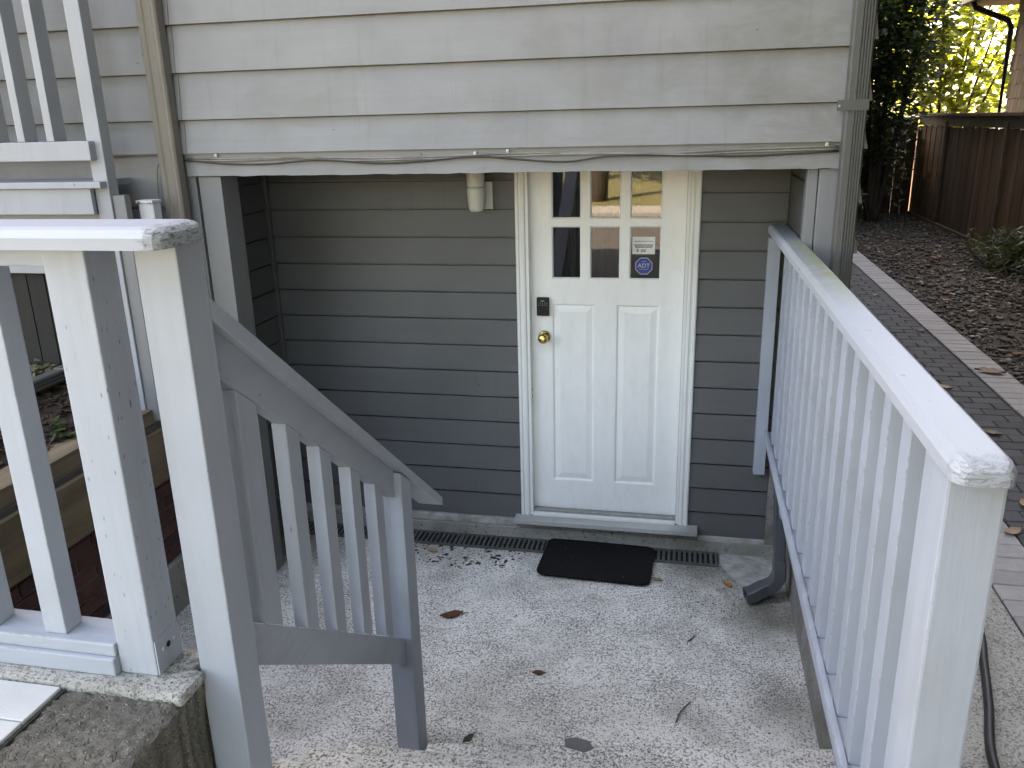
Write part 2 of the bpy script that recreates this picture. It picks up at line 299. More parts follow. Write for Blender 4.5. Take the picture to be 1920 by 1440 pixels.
leaf_mat('leaf_weed', (0.075, 0.12, 0.04), (0.14, 0.2, 0.05))

def glass_mat():
    m, nt, b = nodes('glass'); nt.nodes.remove(b)
    fr = N(nt, 'ShaderNodeFresnel'); fr.inputs[0].default_value = 1.75
    gl = N(nt, 'ShaderNodeBsdfGlossy'); gl.inputs['Roughness'].default_value = 0.015; gl.inputs['Color'].default_value = (1, 1, 1, 1)
    tr = N(nt, 'ShaderNodeBsdfTransparent'); tr.inputs[0].default_value = (0.62, 0.62, 0.60, 1)
    ms = N(nt, 'ShaderNodeMixShader'); L(nt, fr.outputs[0], ms.inputs[0]); L(nt, tr.outputs[0], ms.inputs[1]); L(nt, gl.outputs[0], ms.inputs[2])
    L(nt, ms.outputs[0], nt.nodes['Material Output'].inputs[0]); MATS['glass'] = m
glass_mat()

# ------------------------------------------------------------------ helpers
def empty(name, loc=(0, 0, 0)):
    o = bpy.data.objects.new(name, None); COL.objects.link(o); o.location = loc; return o
def tag(o, label=None, cat=None, group=None, kind=None):
    for k, v in (('label', label), ('category', cat), ('group', group), ('kind', kind)):
        if v: o[k] = v
    return o
def thing(name, label, cat, loc=(0, 0, 0), group=None): return tag(empty(name, loc), label, cat, group)
def obj(name, me, mat, parent=None, loc=None, rot=None):
    o = bpy.data.objects.new(name, me); COL.objects.link(o)
    if mat and not me.materials: me.materials.append(MATS[mat])
    if parent is not None:
        o.parent = parent
        o.matrix_parent_inverse = Matrix.Translation(-Vector(parent_loc(parent)))
    if loc is not None: o.location = loc
    if rot is not None: o.rotation_euler = rot
    return o
def parent_loc(p):
    v = Vector(p.location)
    return v
class MB:
    def __init__(s): s.v = []; s.f = []
    def add(s, vs_, fs):
        n = len(s.v); s.v += [tuple(x) for x in vs_]; s.f += [tuple(i + n for i in f) for f in fs]; return s
    def box(s, x0, x1, y0, y1, z0, z1):
        return s.add([(x0, y0, z0), (x1, y0, z0), (x1, y1, z0), (x0, y1, z0), (x0, y0, z1), (x1, y0, z1), (x1, y1, z1), (x0, y1, z1)],
                     [(3, 2, 1, 0), (4, 5, 6, 7), (0, 1, 5, 4), (1, 2, 6, 5), (2, 3, 7, 6), (3, 0, 4, 7)])
    def prism(s, pts, axis, a, b):
        """polygon pts (two coords) extruded along axis 0/1/2 from a to b"""
        def mk(p, t):
            q = list(p); q.insert(axis, t); return tuple(q)
        n = len(pts); vs_ = [mk(p, a) for p in pts] + [mk(p, b) for p in pts]
        fs = [tuple(range(n))[::-1], tuple(range(n, 2 * n))] + [(i, (i + 1) % n, n + (i + 1) % n, n + i) for i in range(n)]
        return s.add(vs_, fs)
    def tube(s, pts, r, n=8, caps=True, squash=None):
        pts = [Vector(p) for p in pts]; k = len(pts); vs_ = []; up0 = Vector((0, 0, 1))
        for i, p in enumerate(pts):
            t = (pts[min(i + 1, k - 1)] - pts[max(i - 1, 0)]).normalized()
            a = t.cross(up0)
            if a.length < 1e-3: a = t.cross(Vector((0, 1, 0)))
            a.normalize(); b_ = t.cross(a)
            rr = r[i] if isinstance(r, (list, tuple)) else r
            for j in range(n):
                th = 2 * math.pi * j / n
                vs_.append(p + a * math.cos(th) * rr + b_ * math.sin(th) * rr)
        fs = [(i * n + j, i * n + (j + 1) % n, (i + 1) * n + (j + 1) % n, (i + 1) * n + j) for i in range(k - 1) for j in range(n)]
        if caps: fs += [tuple(range(n))[::-1], tuple(range((k - 1) * n, k * n))]
        return s.add(vs_, fs)
    def lathe(s, prof, c, axis=2, n=24):
        vs_ = []
        for r, h in prof:
            for j in range(n):
                th = 2 * math.pi * j / n; p = [0, 0, 0]; o = [k for k in range(3) if k != axis]
                p[o[0]] = r * math.cos(th); p[o[1]] = r * math.sin(th); p[axis] = h
                vs_.append((p[0] + c[0], p[1] + c[1], p[2] + c[2]))
        k = len(prof)
        fs = [(i * n + j, i * n + (j + 1) % n, (i + 1) * n + (j + 1) % n, (i + 1) * n + j) for i in range(k - 1) for j in range(n)]
        fs += [tuple(range(n))[::-1], tuple(range((k - 1) * n, k * n))]
        return s.add(vs_, fs)
    def mesh(s, name, bevel=0, seg=2, smooth=False, rough=0.0):
        me = bpy.data.meshes.new(name); me.from_pydata(s.v, [], s.f)
        bm = bmesh.new(); bm.from_mesh(me); bmesh.ops.recalc_face_normals(bm, faces=bm.faces)
        if bevel: bmesh.ops.bevel(bm, geom=list(bm.edges), offset=bevel, segments=seg, profile=0.6, affect='EDGES', clamp_overlap=True)
        bm.to_mesh(me); bm.free()
        if smooth:
            for p in me.polygons: p.use_smooth = True
        me.update(); return me
    def build(s, name, mat, parent=None, bevel=0, seg=2, smooth=False): return obj(name, s.mesh(name, bevel, seg, smooth), mat, parent)
def box(name, mat, parent, x0, x1, y0, y1, z0, z1, bevel=0.003): return MB().box(x0, x1, y0, y1, z0, z1).build(name, mat, parent, bevel)
def struct(name, mb, mat, bevel=0): return tag(mb.build(name, mat, None, bevel), kind='structure')
def spline(pts, n=6):
    """Catmull-Rom through pts"""
    P = [Vector(p) for p in pts]; P = [P[0] * 2 - P[1]] + P + [P[-1] * 2 - P[-2]]; out = []
    for i in range(1, len(P) - 2):
        for k in range(n):
            t = k / n; a, b_, c, d = P[i - 1], P[i], P[i + 1], P[i + 2]
            out.append(0.5 * ((2 * b_) + (c - a) * t + (2 * a - 5 * b_ + 4 * c - d) * t * t + (3 * b_ - a - 3 * c + d) * t ** 3))
    out.append(P[-2]); return out

# ================================================================== GROUND
ZG, ZL = 0.79, 1.19
g = MB()
for (x0, x1, y0, y1) in ((-600, -1.66, -2.93, 600), (1.46, 600, -3.1, 600), (-600, 600, -600, -3.1), (-1.66, 1.46, 0.2, 600)):
    g.add([(x0, y0, ZG - 0.03), (x1, y0, ZG - 0.03), (x1, y1, ZG - 0.03), (x0, y1, ZG - 0.03)], [(0, 1, 2, 3)])
struct('ground', g, 'soil')
# patio slab
struct('patio', MB().box(-1.66, 1.40, -2.2, -0.02, -0.15, 0.0), 'patio_concrete')
# lawn, kerb and drive in front of the house (behind the camera; the door glass reflects them)
struct('front_drive', MB().box(-14, 14, -9.6, -3.9, ZG - 0.02, ZG - 0.012), 'drive')
struct('pavement', MB().box(-30, 30, -10.8, -9.6, ZG - 0.02, ZG + 0.06), 'pavement')
struct('lawn', MB().add([(-80, -10.8, ZG), (80, -10.8, ZG), (80, -45, ZG + 1.2), (-80, -45, ZG + 1.2)], [(3, 2, 1, 0)]), 'lawn')

# concrete steps up to the front landing (their front edge is notched round the lower rail post)
st = thing('concrete_steps', 'pale speckled concrete steps climbing from the patio between the two railings', 'steps', (0.6, -2.6, 0))
for k in range(4):
    y = -1.965 - 0.262 * k; z0 = 0.2 * k if k == 0 else 0.2 * k + 0.001
    if k == 0: pts = [(-0.215, -2.09), (-0.042, -2.09), (-0.036, -1.965), (1.3845, -1.745), (1.3845, -3.15), (-0.215, -3.15)]
    else: pts = [(-0.215, y), (1.3845, y + 0.02), (1.3845, -3.15), (-0.215, -3.15)]
    MB().prism(pts, 2, z0 - (0.0 if k else 0.1), 0.2 * (k + 1)).build('step', 'patio_concrete', st, 0.008)
tag(box('landing', 'strip_concrete', None, -0.215, 1.40, -3.9, -3.155, 0.5, 0.81), kind='structure')

# left terrace: raised concrete block with kerb
blk = thing('concrete_block', 'rough grey concrete block beside the steps under the white kerb', 'concrete block', (-0.6, -3.3, 0))
pts = [(-0.188, -3.05), (-0.195, -3.32), (-0.185, -3.95), (-7, -3.95), (-7, -3.05)]
def rough_block(name, mat, pts, z0, z1, parent, cell=0.035, amp=0.008, xmin=-1.2):
    """concrete prism with a chipped, uneven top edge: a fine displaced sheet over the part in view"""
    m = MB(); x1 = max(p[0] for p in pts); y0 = min(p[1] for p in pts); y1 = max(p[1] for p in pts)
    nx = int((x1 - xmin) / cell); ny = int((y1 - y0) / cell); rn = random.Random(3)
    V = [];
    for i in range(nx + 1):
        for j in range(ny + 1):
            e = min(nx - i, 3) / 3
            V.append((xmin + (x1 - xmin) * i / nx - (0.006 * rn.random() if i == nx else 0), y0 + (y1 - y0) * j / ny, z1 - (1 - e) ** 2 * 0.016 * (0.4 + rn.random()) + amp * (rn.random() - 0.5)))
    F = [(i * (ny + 1) + j, (i + 1) * (ny + 1) + j, (i + 1) * (ny + 1) + j + 1, i * (ny + 1) + j + 1) for i in range(nx) for j in range(ny)]
    m.add(V, F)
    # east face: displaced
    nz = 10; W = []
    for j in range(ny + 1):
        for k in range(nz + 1):
            top = V[nx * (ny + 1) + j]
            t = k / nz
            W.append((top[0] - (0.02 * rn.random() * (0 < k < nz)) + 0.012 * t * (k > 0), top[1], top[2] + (z0 - top[2]) * t))
    F2 = [(j * (nz + 1) + k, j * (nz + 1) + k + 1, (j + 1) * (nz + 1) + k + 1, (j + 1) * (nz + 1) + k) for j in range(ny) for k in range(nz)]
    m.add(W, F2)
    me = m.mesh(name, smooth=True); return obj(name, me, mat, parent)
rough_block('body', 'block_concrete', [(-0.186, -2.953), (-0.186, -3.95), (-7, -3.95), (-7, -2.953)], 0.0, ZL - 0.002, blk, 0.010, 0.012)
box('back_body', 'block_concrete', blk, -7, -1.2, -3.95, -2.953, 0.3, ZL - 0.002)
box('north_body', 'block_concrete', blk, -7, -0.213, -2.9525, -2.885, 0.0, ZL - 0.014)
krb = [(-0.186, -3.045), (-0.186, -2.952), (-0.212, -2.952), (-0.212, -2.885), (-7, -2.885), (-7, -3.045)]
cu = MB().prism(krb, 2, ZL - 0.013, ZL + 0.018).build('kerb', 'curb_concrete', blk, 0.012)
# white paving slabs on the terrace
tp = struct('terrace_paving', MB().box(-6, -0.462, -3.94, -3.046, ZL - 0.02, ZL + 0.002), 'paver_joint')
slabm = MB().box(-0.447, 0.447, -0.0545, 0.0545, 0, 0.010).mesh('paving_slab', 0.003)
for i in range(3):
    for j in range(8):
        o = obj('paving_slab', slabm, 'white_slab', tp); o.location = (-0.468 - 0.448 - 0.9 * i, -3.106 - 0.112 * j, ZL + 0.001 + 0.001 * random.random())

# right: retaining wall, concrete strip, paver path, gravel bed
rw = thing('retaining_wall', 'stained concrete retaining wall below the right railing', 'wall', (1.43, -1.6, 0))
box('wall', 'wall_concrete', rw, 1.385, 1.52, -3.15, -0.0, -0.1, 0.785, 0.008)
struct('concrete_strip', MB().box(1.475, 1.868, -4.0, 6, 0.6, ZG), 'strip_concrete')
path = struct('path', MB().box(1.872, 2.775, -5, 11, 0.6, ZG - 0.010), 'paver_joint')
def paver_mesh(name, lx, ly): return MB().box(-lx / 2, lx / 2, -ly / 2, ly / 2, 0, 0.022).mesh(name, 0.004, 1)
pl = paver_mesh('light_paver', 0.196, 0.097); pd = paver_mesh('dark_paver', 0.157, 0.097)
pdh = paver_mesh('dark_paver_half', 0.0785, 0.097)
for k in range(105):
    y = -3.0 + 0.1 * k
    for x in (1.975, 2.672):
        o = obj('light_paver', pl, 'paver_light', path); o.location = (x, y, ZG - 0.019 + random.uniform(-.0015, .0015)); o.rotation_euler = (0, 0, random.uniform(-.01, .01))
for k in range(88):
    y = -2.0 + 0.1 * k
    xs = [2.1575, 2.3175, 2.4775] if k % 2 else [2.2375, 2.3975, 2.5185, 2.1175]
    for x in xs:
        half = (k % 2 == 0 and x in (2.5185, 2.1175))
        o = obj('dark_paver', pdh if half else pd, 'paver_dark', path); o.location = (x, y, ZG - 0.019 + random.uniform(-.002, .002)); o.rotation_euler = (0, 0, random.uniform(-.012, .012))
struct('gravel_bed', MB().box(2.78, 4.26, -6, 11, 0.5, ZG - 0.02), 'soil')
def pebbles(n):
    m = MB(); ico = [(0, 0, 1), (.89, 0, .45), (.28, .85, .45), (-.72, .53, .45), (-.72, -.53, .45), (.28, -.85, .45), (.72, .53, -.45), (-.28, .85, -.45), (-.89, 0, -.45), (-.28, -.85, -.45), (.72, -.53, -.45), (0, 0, -1)]
    fi = [(0, 1, 2), (0, 2, 3), (0, 3, 4), (0, 4, 5), (0, 5, 1), (1, 6, 2), (2, 7, 3), (3, 8, 4), (4, 9, 5), (5, 10, 1), (6, 7, 2), (7, 8, 3), (8, 9, 4), (9, 10, 5), (10, 6, 1), (11, 7, 6), (11, 8, 7), (11, 9, 8), (11, 10, 9), (11, 6, 10)]
    rn = random.Random(11)
    for _ in range(n):
        x = rn.uniform(2.79, 4.24); y = -0.5 + 10.4 * rn.random() ** 1.15; s = rn.choice((0.006, 0.008, 0.010, 0.012, 0.014, 0.018, 0.028)); a = rn.uniform(0, 6.28)
        sx, sy, sz = s * rn.uniform(.8, 1.5), s * rn.uniform(.7, 1), s * rn.uniform(.4, .7); ca, sa = math.cos(a), math.sin(a)
        z = ZG - 0.018 + sz * rn.uniform(0.1, .9)
        m.add([(x + (u * sx) * ca - (v * sy) * sa, y + (u * sx) * sa + (v * sy) * ca, z + w * sz) for u, v, w in ico], fi)
    return m
tag(obj('gravel', pebbles(10500).mesh('gravel', smooth=True), 'pebbles'), 'grey and brown river pebbles covering the bed beside the paved path', 'gravel', kind='stuff')

# ================================================================== HOUSE
hs = thing('house', 'grey lap sided house with a recessed basement entrance and white door', 'house', (0, 0, 0))
YF = -0.70
# masses that carry the siding (kept out of sight behind the boards)
box('upper_wall', 'siding_upper', hs, -9, 1.44, YF + 0.012, 13, 2.16, 7.6, 0)
box('lower_wall', 'siding_dark', hs, -1.478, 1.30, 0.09, 9.5, -0.1, 2.155, 0)
box('side_wall', 'siding_upper', hs, 1.305, 1.44, -0.60, 13, 0.60, 2.158, 0)
box('side_wall', 'siding_upper', hs, -9, -1.492, YF + 0.014, 13, 0.02, 2.158, 0)
box('footing', 'wall_concrete', hs, 1.392, 1.43, -0.60, 0.09, -0.1, 0.60, 0)
rf = MB().prism([(-1.6, 7.4), (6.1, 10.2), (13.8, 7.4), (13.8, 7.6), (6.1, 10.4), (-1.6, 7.6)], 0, -9.5, 2.0); rf.build('roof', 'roofing', hs)
box('porch_ceiling', 'soffit', hs, -1.49, 1.30, -0.68, 0.09, 2.135, 2.156, 0)
def lap(mb_name, mat, x0, x1, z, zt, yb, parent=hs, thick=0.025, axis='x', sgn=-1, slot=0.013):
    """one bevel-lap board: thick lower edge standing proud, thin top tucked under the next board"""
    q = -1 if axis == 'x' else sgn
    prof = [(yb, z + 0.012), (yb + q * thick * 0.5, z + 0.012), (yb + q * thick * 0.6, z), (yb + q * thick, z), (yb + q * 0.012, zt - slot), (yb + q * 0.001, zt - slot + 0.002), (yb + q * 0.001, zt + 0.010), (yb, zt + 0.010)]
    m = MB()
    n = max(1, int((x1 - x0) / 0.25)); rn = random.Random(hash((round(z * 1000), round(x0 * 100))) & 0xffff)
    V = []; F = []
    for i in range(n + 1):
        x = x0 + (x1 - x0) * i / n; w = 0.0022 * (rn.random() - 0.5) * (0 < i < n); wy = 0.003 * (rn.random() - .5) * (0 < i < n)
        for j, (py, pz) in enumerate(prof):
            q = (py + (wy if j in (2, 3) else 0), pz + (w if j < 4 else 0))
            V.append((x, *q) if axis == 'x' else (q[0], x, q[1]))
    for i in range(n):
        for j in range(8): F.append((i * 8 + j, i * 8 + (j + 1) % 8, (i + 1) * 8 + (j + 1) % 8, (i + 1) * 8 + j))
    F += [tuple(range(8))[::-1], tuple(n * 8 + j for j in range(8))]
    m.add(V, F); return m.build(mb_name, mat, parent)
# upper facade boards
rows = [2.230, 2.379, 2.581, 2.782, 2.983, 3.184, 3.385]
for a, b_ in zip(rows[:-1], rows[1:]):
    lap('siding_board', 'siding_upper', -1.472, 1.438, a, b_, YF + 0.01, thick=0.031, slot=0.004)
    lap('siding_board', 'siding_upper', -3.9, -1.4745, a, b_, YF + 0.01, thick=0.031, slot=0.004)
for a, b_ in zip([1.99, 1.79, 1.59, 1.39, 1.19], [2.230, 1.99, 1.79, 1.59, 1.39]):
    lap('siding_board', 'siding_upper', -3.9, -1.515, a, b_, YF + 0.012, thick=0.022)
# east side boards seen edge on past the downspout
for a, b_ in zip([1.79, 1.99, 2.20, 2.379, 2.60, 2.84, 3.06], [1.99, 2.20, 2.379, 2.60, 2.84, 3.06, 3.3]):
    lap('siding_board', 'siding_upper', -0.725, 8.0, a, b_, 1.441, thick=0.05, axis='y', sgn=1)
# skirt board over the entrance
sk = MB(); n = 60; rn = random.Random(5); V = []
for i in range(n + 1):
    x = -1.497 + 2.935 * i / n; dz = 0.004 * (rn.random() - .5)
    V += [(x, YF - 0.003, 2.126 + dz), (x, YF - 0.003, 2.25), (x, YF + 0.0115, 2.25), (x, YF + 0.0115, 2.126 + dz)]
sk.add(V, [(i * 4 + j, i * 4 + (j + 1) % 4, (i + 1) * 4 + (j + 1) % 4, (i + 1) * 4 + j) for i in range(n) for j in range(4)] + [(3, 2, 1, 0), (n * 4, n * 4 + 1, n * 4 + 2, n * 4 + 3)])
sk.build('skirt_or_added_shade_board', 'siding_upper', hs)
# entrance posts
box('corner_post', 'trim_paint', hs, -1.450, -1.334, -0.69, -0.535, 0.0, 2.124, 0.004)
box('corner_board', 'trim_paint', hs, -1.4905, -1.4605, -0.695, -0.66, 0.3, 2.124, 0.003)
box('pillar_board', 'trim_paint', hs, 1.281, 1.3215, -0.672, -0.60, 0.55, 2.124, 0.003)
box('pillar_board', 'trim_paint', hs, 1.3245, 1.438, -0.690, -0.606, 0.55, 2.124, 0.003)
# door wall boards
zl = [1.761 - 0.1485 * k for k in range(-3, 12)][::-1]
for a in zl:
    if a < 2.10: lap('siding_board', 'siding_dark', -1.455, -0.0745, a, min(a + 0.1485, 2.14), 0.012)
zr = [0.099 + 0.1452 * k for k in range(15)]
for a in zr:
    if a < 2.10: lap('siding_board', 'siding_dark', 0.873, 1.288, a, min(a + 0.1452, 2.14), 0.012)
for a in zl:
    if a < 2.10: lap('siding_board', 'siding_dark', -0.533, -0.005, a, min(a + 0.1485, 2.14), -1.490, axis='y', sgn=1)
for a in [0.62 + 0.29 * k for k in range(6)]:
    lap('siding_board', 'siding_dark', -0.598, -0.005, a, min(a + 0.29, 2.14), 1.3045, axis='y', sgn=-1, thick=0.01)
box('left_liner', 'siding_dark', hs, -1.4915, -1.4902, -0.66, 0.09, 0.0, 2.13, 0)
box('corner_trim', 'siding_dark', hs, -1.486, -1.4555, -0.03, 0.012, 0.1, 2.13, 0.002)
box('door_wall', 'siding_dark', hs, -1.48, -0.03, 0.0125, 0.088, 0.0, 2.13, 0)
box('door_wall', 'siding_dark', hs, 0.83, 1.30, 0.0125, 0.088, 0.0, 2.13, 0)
# footing under the door wall
box('footing_ledge', 'concrete_white', hs, -1.47, -0.107, -0.030, 0.011, 0.078, 0.1245, 0.006)
box('footing_ledge', 'concrete_white', hs, 0.928, 1.30, -0.030, 0.011, 0.060, 0.0985, 0.006)
box('footing', 'footing_concrete', hs, -1.47, 1.385, -0.038, 0.0, -0.05, 0.077, 0.006)
box('footing', 'footing_concrete', hs, -0.106, 0.927, -0.036, 0.0, 0.0775, 0.124, 0.004)
box('footing', 'wall_concrete', hs, 1.2895, 1.3915, -0.034, 0.089, -0.1, 0.605, 0.004)
# --- door (house > door > pieces)
D = 0.03
door = empty('door'); door.parent = hs; door['label'] = 'white half glazed panel door with brass knob'
def door_face():
    xs = [-0.003, 0.111, 0.268, 0.313, 0.473, 0.519, 0.682, 0.803]; zs = [0.188, 0.362, 1.395, 1.530, 1.808, 1.846, 2.122, 2.225]
    holes = set()
    for ci in (1, 3, 5):
        for ri in (3, 5): holes.add((ci, ri))
    m = MB()
    panel_x = [(0.107, 0.343), (0.453, 0.685)]
    # upper part grid with lites
    for i in range(7):
        for j in (3, 4, 5, 6):
            if (i, j) in holes:
                x0, x1, z0, z1 = xs[i], xs[i + 1], zs[j], zs[j + 1]; e = 0.007; d1, d2 = D + 0.007, D + 0.016
                rings = [(0, D), (e, d1), (e, d2)]
                V = []
                for ins, y in rings: V += [(x0 + ins, y, z0 + ins), (x1 - ins, y, z0 + ins), (x1 - ins, y, z1 - ins), (x0 + ins, y, z1 - ins)]
                m.add(V, [(r * 4 + k, r * 4 + (k + 1) % 4, r * 4 + 4 + (k + 1) % 4, r * 4 + 4 + k) for r in range(2) for k in range(4)])
            else:
                m.add([(xs[i], D, zs[j]), (xs[i + 1], D, zs[j]), (xs[i + 1], D, zs[j + 1]), (xs[i], D, zs[j + 1])], [(0, 1, 2, 3)])
    # lower part with two raised panels
    X = [-0.003, 0.107, 0.343, 0.453, 0.685, 0.803]; Z = [0.188, 0.362, 1.397, 1.530]
    for i in range(5):
        for j in range(3):
            x0, x1, z0, z1 = X[i], X[i + 1], Z[j], Z[j + 1]
            if i in (1, 3) and j == 1:
                rings = [(0, D), (0.005, D + 0.001), (0.012, D + 0.009), (0.018, D + 0.009), (0.045, D + 0.003), (0.047, D + 0.0022)]
                V = []
                for ins, y in rings: V += [(x0 + ins, y, z0 + ins), (x1 - ins, y, z0 + ins), (x1 - ins, y, z1 - ins), (x0 + ins, y, z1 - ins)]
                n_ = len(rings)
                m.add(V, [(r * 4 + k, r * 4 + (k + 1) % 4, r * 4 + 4 + (k + 1) % 4, r * 4 + 4 + k) for r in range(n_ - 1) for k in range(4)] + [tuple(range(n_ * 4 - 4, n_ * 4))])
            else:
                m.add([(x0, D, z0), (x1, D, z0), (x1, D, z1), (x0, D, z1)], [(0, 1, 2, 3)])
    return m, xs, zs
df, xs, zs = door_face()
me = bpy.data.meshes.new('door_leaf'); me.from_pydata(df.v, [], df.f)
for p in me.polygons:
    if p.normal.y > 0: p.flip()
obj('door_leaf', me, 'door_paint', door)
for ci in (1, 3, 5):
    for ri in (3, 5):
        box('pane', 'glass', door, xs[ci] + 0.004, xs[ci + 1] - 0.004, D + 0.0165, D + 0.0172, zs[ri] + 0.004, zs[ri + 1] - 0.004, 0)
kn = MB().lathe([(0.0, 0.0), (0.034, 0.0), (0.034, -0.006), (0.028, -0.012), (0.013, -0.016), (0.012, -0.034), (0.020, -0.040), (0.0275, -0.052), (0.0275, -0.062), (0.021, -0.072), (0.008, -0.076), (0.0, -0.076)], (0.068, D, 1.212), 1, 28)
kn.build('knob', 'brass', door, smooth=True)
for z in (0.9, 0.86): box('strike', 'brass', door, -0.0035, -0.001, D - 0.02, D - 0.008, z, z + 0.018, 0)
# --- frame
fr = empty('door_frame'); fr.parent = hs
def casing(x0, x1, flip):
    w = x1 - x0; prof = [(0, 0.012), (0, -0.018), (0.006, -0.024), (0.016, -0.024), (0.020, -0.018), (0.030, -0.020), (0.036, -0.024), (w - 0.004, -0.022), (w, -0.018), (w, 0.012)]
    pts = [(x0 + a if not flip else x1 - a, y) for a, y in prof]
    MB().prism(pts, 2, 0.1535, 2.13).build('casing', 'casing_paint', fr)
casing(-0.0735, -0.022, False); casing(0.821, 0.8725, True)
box('jamb', 'casing_paint', fr, -0.0215, -0.0045, -0.016, 0.075, 0.155, 2.13, 0.002)
box('jamb', 'casing_paint', fr, 0.8045, 0.8205, -0.016, 0.075, 0.155, 2.13, 0.002)
box('door_stop', 'casing_paint', fr, -0.012, -0.002, 0.012, 0.028, 0.19, 2.13, 0.001)
box('sill', 'sill_wood', fr, -0.106, 0.927, -0.092, 0.03, 0.1255, 0.1525, 0.003)
box('threshold', 'casing_paint', fr, -0.0035, 0.8035, -0.030, 0.0, 0.153, 0.172, 0.004)
box('threshold_plate', 'steel', fr, -0.0035, 0.8035, 0.0005, 0.06, 0.153, 0.1865, 0.003)
# --- room behind the glass
rm = empty('interior'); rm.parent = hs
mm = MB(); mm.add([(-0.02, 0.089, 0.15), (0.82, 0.089, 0.15), (0.82, 0.089, 2.2), (-0.02, 0.089, 2.2), (-1.2, 2.6, 0.15), (2.0, 2.6, 0.15), (2.0, 2.6, 2.4), (-1.2, 2.6, 2.4)],
       [(0, 1, 5, 4), (3, 2, 6, 7), (0, 3, 7, 4), (1, 2, 6, 5), (4, 5, 6, 7)]); mm.build('room', 'interior', rm)
V = []; F = []
for i in range(41):
    x = 0.22 + 0.36 * i / 40
    for z in (1.0, 2.2): V.append((x - (0.10 if z < 1.5 else 0), 0.30 + 0.02 * math.sin(i * 1.1), z))
MB().add(V, [(2 * i, 2 * i + 2, 2 * i + 3, 2 * i + 1) for i in range(40)]).build('curtain', 'curtain', rm)
# the lower wall must not fill that room: rebuild it as a shell
for o in list(bpy.data.objects):
    if o.name == 'lower_wall': bpy.data.objects.remove(o)
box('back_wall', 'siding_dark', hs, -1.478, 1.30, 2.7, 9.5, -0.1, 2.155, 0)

# stickers on the lower right pane
def text(body, size, mat, loc, parent, name='lettering', bold=0.0, align='CENTER'):
    c = bpy.data.curves.new(name, 'FONT'); c.body = body; c.size = size; c.align_x = align; c.align_y = 'CENTER'; c.offset = bold; c.extrude = 0.0002
    tmp = bpy.data.objects.new(name, c); COL.objects.link(tmp); bpy.context.view_layer.update(); me_ = bpy.data.meshes.new_from_object(tmp); bpy.data.objects.remove(tmp); me_.materials.clear(); me_.materials.append(MATS[mat]); o = bpy.data.objects.new(name, me_); COL.objects.link(o); o.location = loc; o.rotation_euler = (math.pi / 2, 0, 0)
    o.parent = parent; o.matrix_parent_inverse = Matrix.Translation(-Vector(parent.location)); return o
YG = D + 0.0162
s1 = thing('notice_sticker', 'white notice sticker with small dark print on the door glass', 'sticker', (0.590, YG, 1.706))
box('card', 'sticker_white', s1, 0.533, 0.649, YG - 0.0006, YG - 0.0001, 1.662, 1.752, 0)
rn = random.Random(2)
for (z, h, x0, x1) in ((1.727, 0.003, 0.543, 0.640), (1.708, 0.0045, 0.543, 0.638), (1.7015, 0.0045, 0.545, 0.637), (1.695, 0.0045, 0.549, 0.633), (1.683, 0.0035, 0.577, 0.610), (1.678, 0.0035, 0.577, 0.604), (1.673, 0.0035, 0.577, 0.606)):
    m = MB(); x = x0
    while x < x1 - 0.004:
        w = min(rn.uniform(0.005, 0.014), x1 - x); m.box(x, x + w, YG - 0.0011, YG - 0.0007, z, z + h); x += w + 0.0022
    m.build('print_line', 'print_dark', s1)
m = MB(); drop = []
for k in range(20):
    t = 2 * math.pi * k / 20; r = 0.0062 * (1 + 0.75 * max(0, math.cos(t)) ** 3); drop.append((0.5605 + r * math.sin(t) * (0.95 if math.cos(t) < 0.3 else 0.75), 1.6785 + r * math.cos(t)))
m.prism(drop, 1, YG - 0.0011, YG - 0.0007).build('drop_emblem', 'print_dark', s1)
m = MB(); m.prism([(0.5605 + 0.0026 * math.sin(k * math.pi / 5), 1.6775 + 0.0026 * math.cos(k * math.pi / 5)) for k in range(10)], 1, YG - 0.0015, YG - 0.0012).build('drop_centre', 'sticker_white', s1)
s2 = thing('alarm_sticker', 'blue octagonal alarm company sticker on the door glass', 'sticker', (0.594, YG, 1.60))
def octa(r, y0, y1, mat, name):
    MB().prism([(0.594 + r * math.sin(math.pi / 8 + k * math.pi / 4), 1.600 + r * math.cos(math.pi / 8 + k * math.pi / 4)) for k in range(8)], 1, y0, y1).build(name, mat, s2)
octa(0.0475, YG - 0.0005, YG - 0.0001, 'sticker_pale', 'border'); octa(0.0435, YG - 0.0010, YG - 0.0006, 'sticker_blue', 'face')
text('ADT', 0.031, 'sticker_pale', (0.594, YG - 0.0014, 1.6015), s2, bold=0.0004)
m = MB()
for x0, x1, z in ((0.583, 0.605, 1.6225), (0.570, 0.590, 1.5825), (0.593, 0.618, 1.5825)): m.box(x0, x1, YG - 0.0014, YG - 0.0011, z, z + 0.0022)
m.build('small_print', 'sticker_pale', s2)
# key box
kb = thing('key_lock_box', 'small black push button key box above the brass knob', 'key box', (0.062, D, 1.38))
box('case', 'black_plastic', kb, 0.029, 0.096, D - 0.022, D - 0.001, 1.330, 1.431, 0.004)
for r, row in enumerate(('12345', '67890')):
    for i, ch in enumerate(row): text(ch, 0.0095, 'key_white', (0.040 + 0.0112 * i, D - 0.0225, 1.401 - 0.0115 * r), kb, 'key_digit')
box('name_plate', 'key_white', kb, 0.052, 0.072, D - 0.0226, D - 0.0222, 1.411, 1.415, 0)

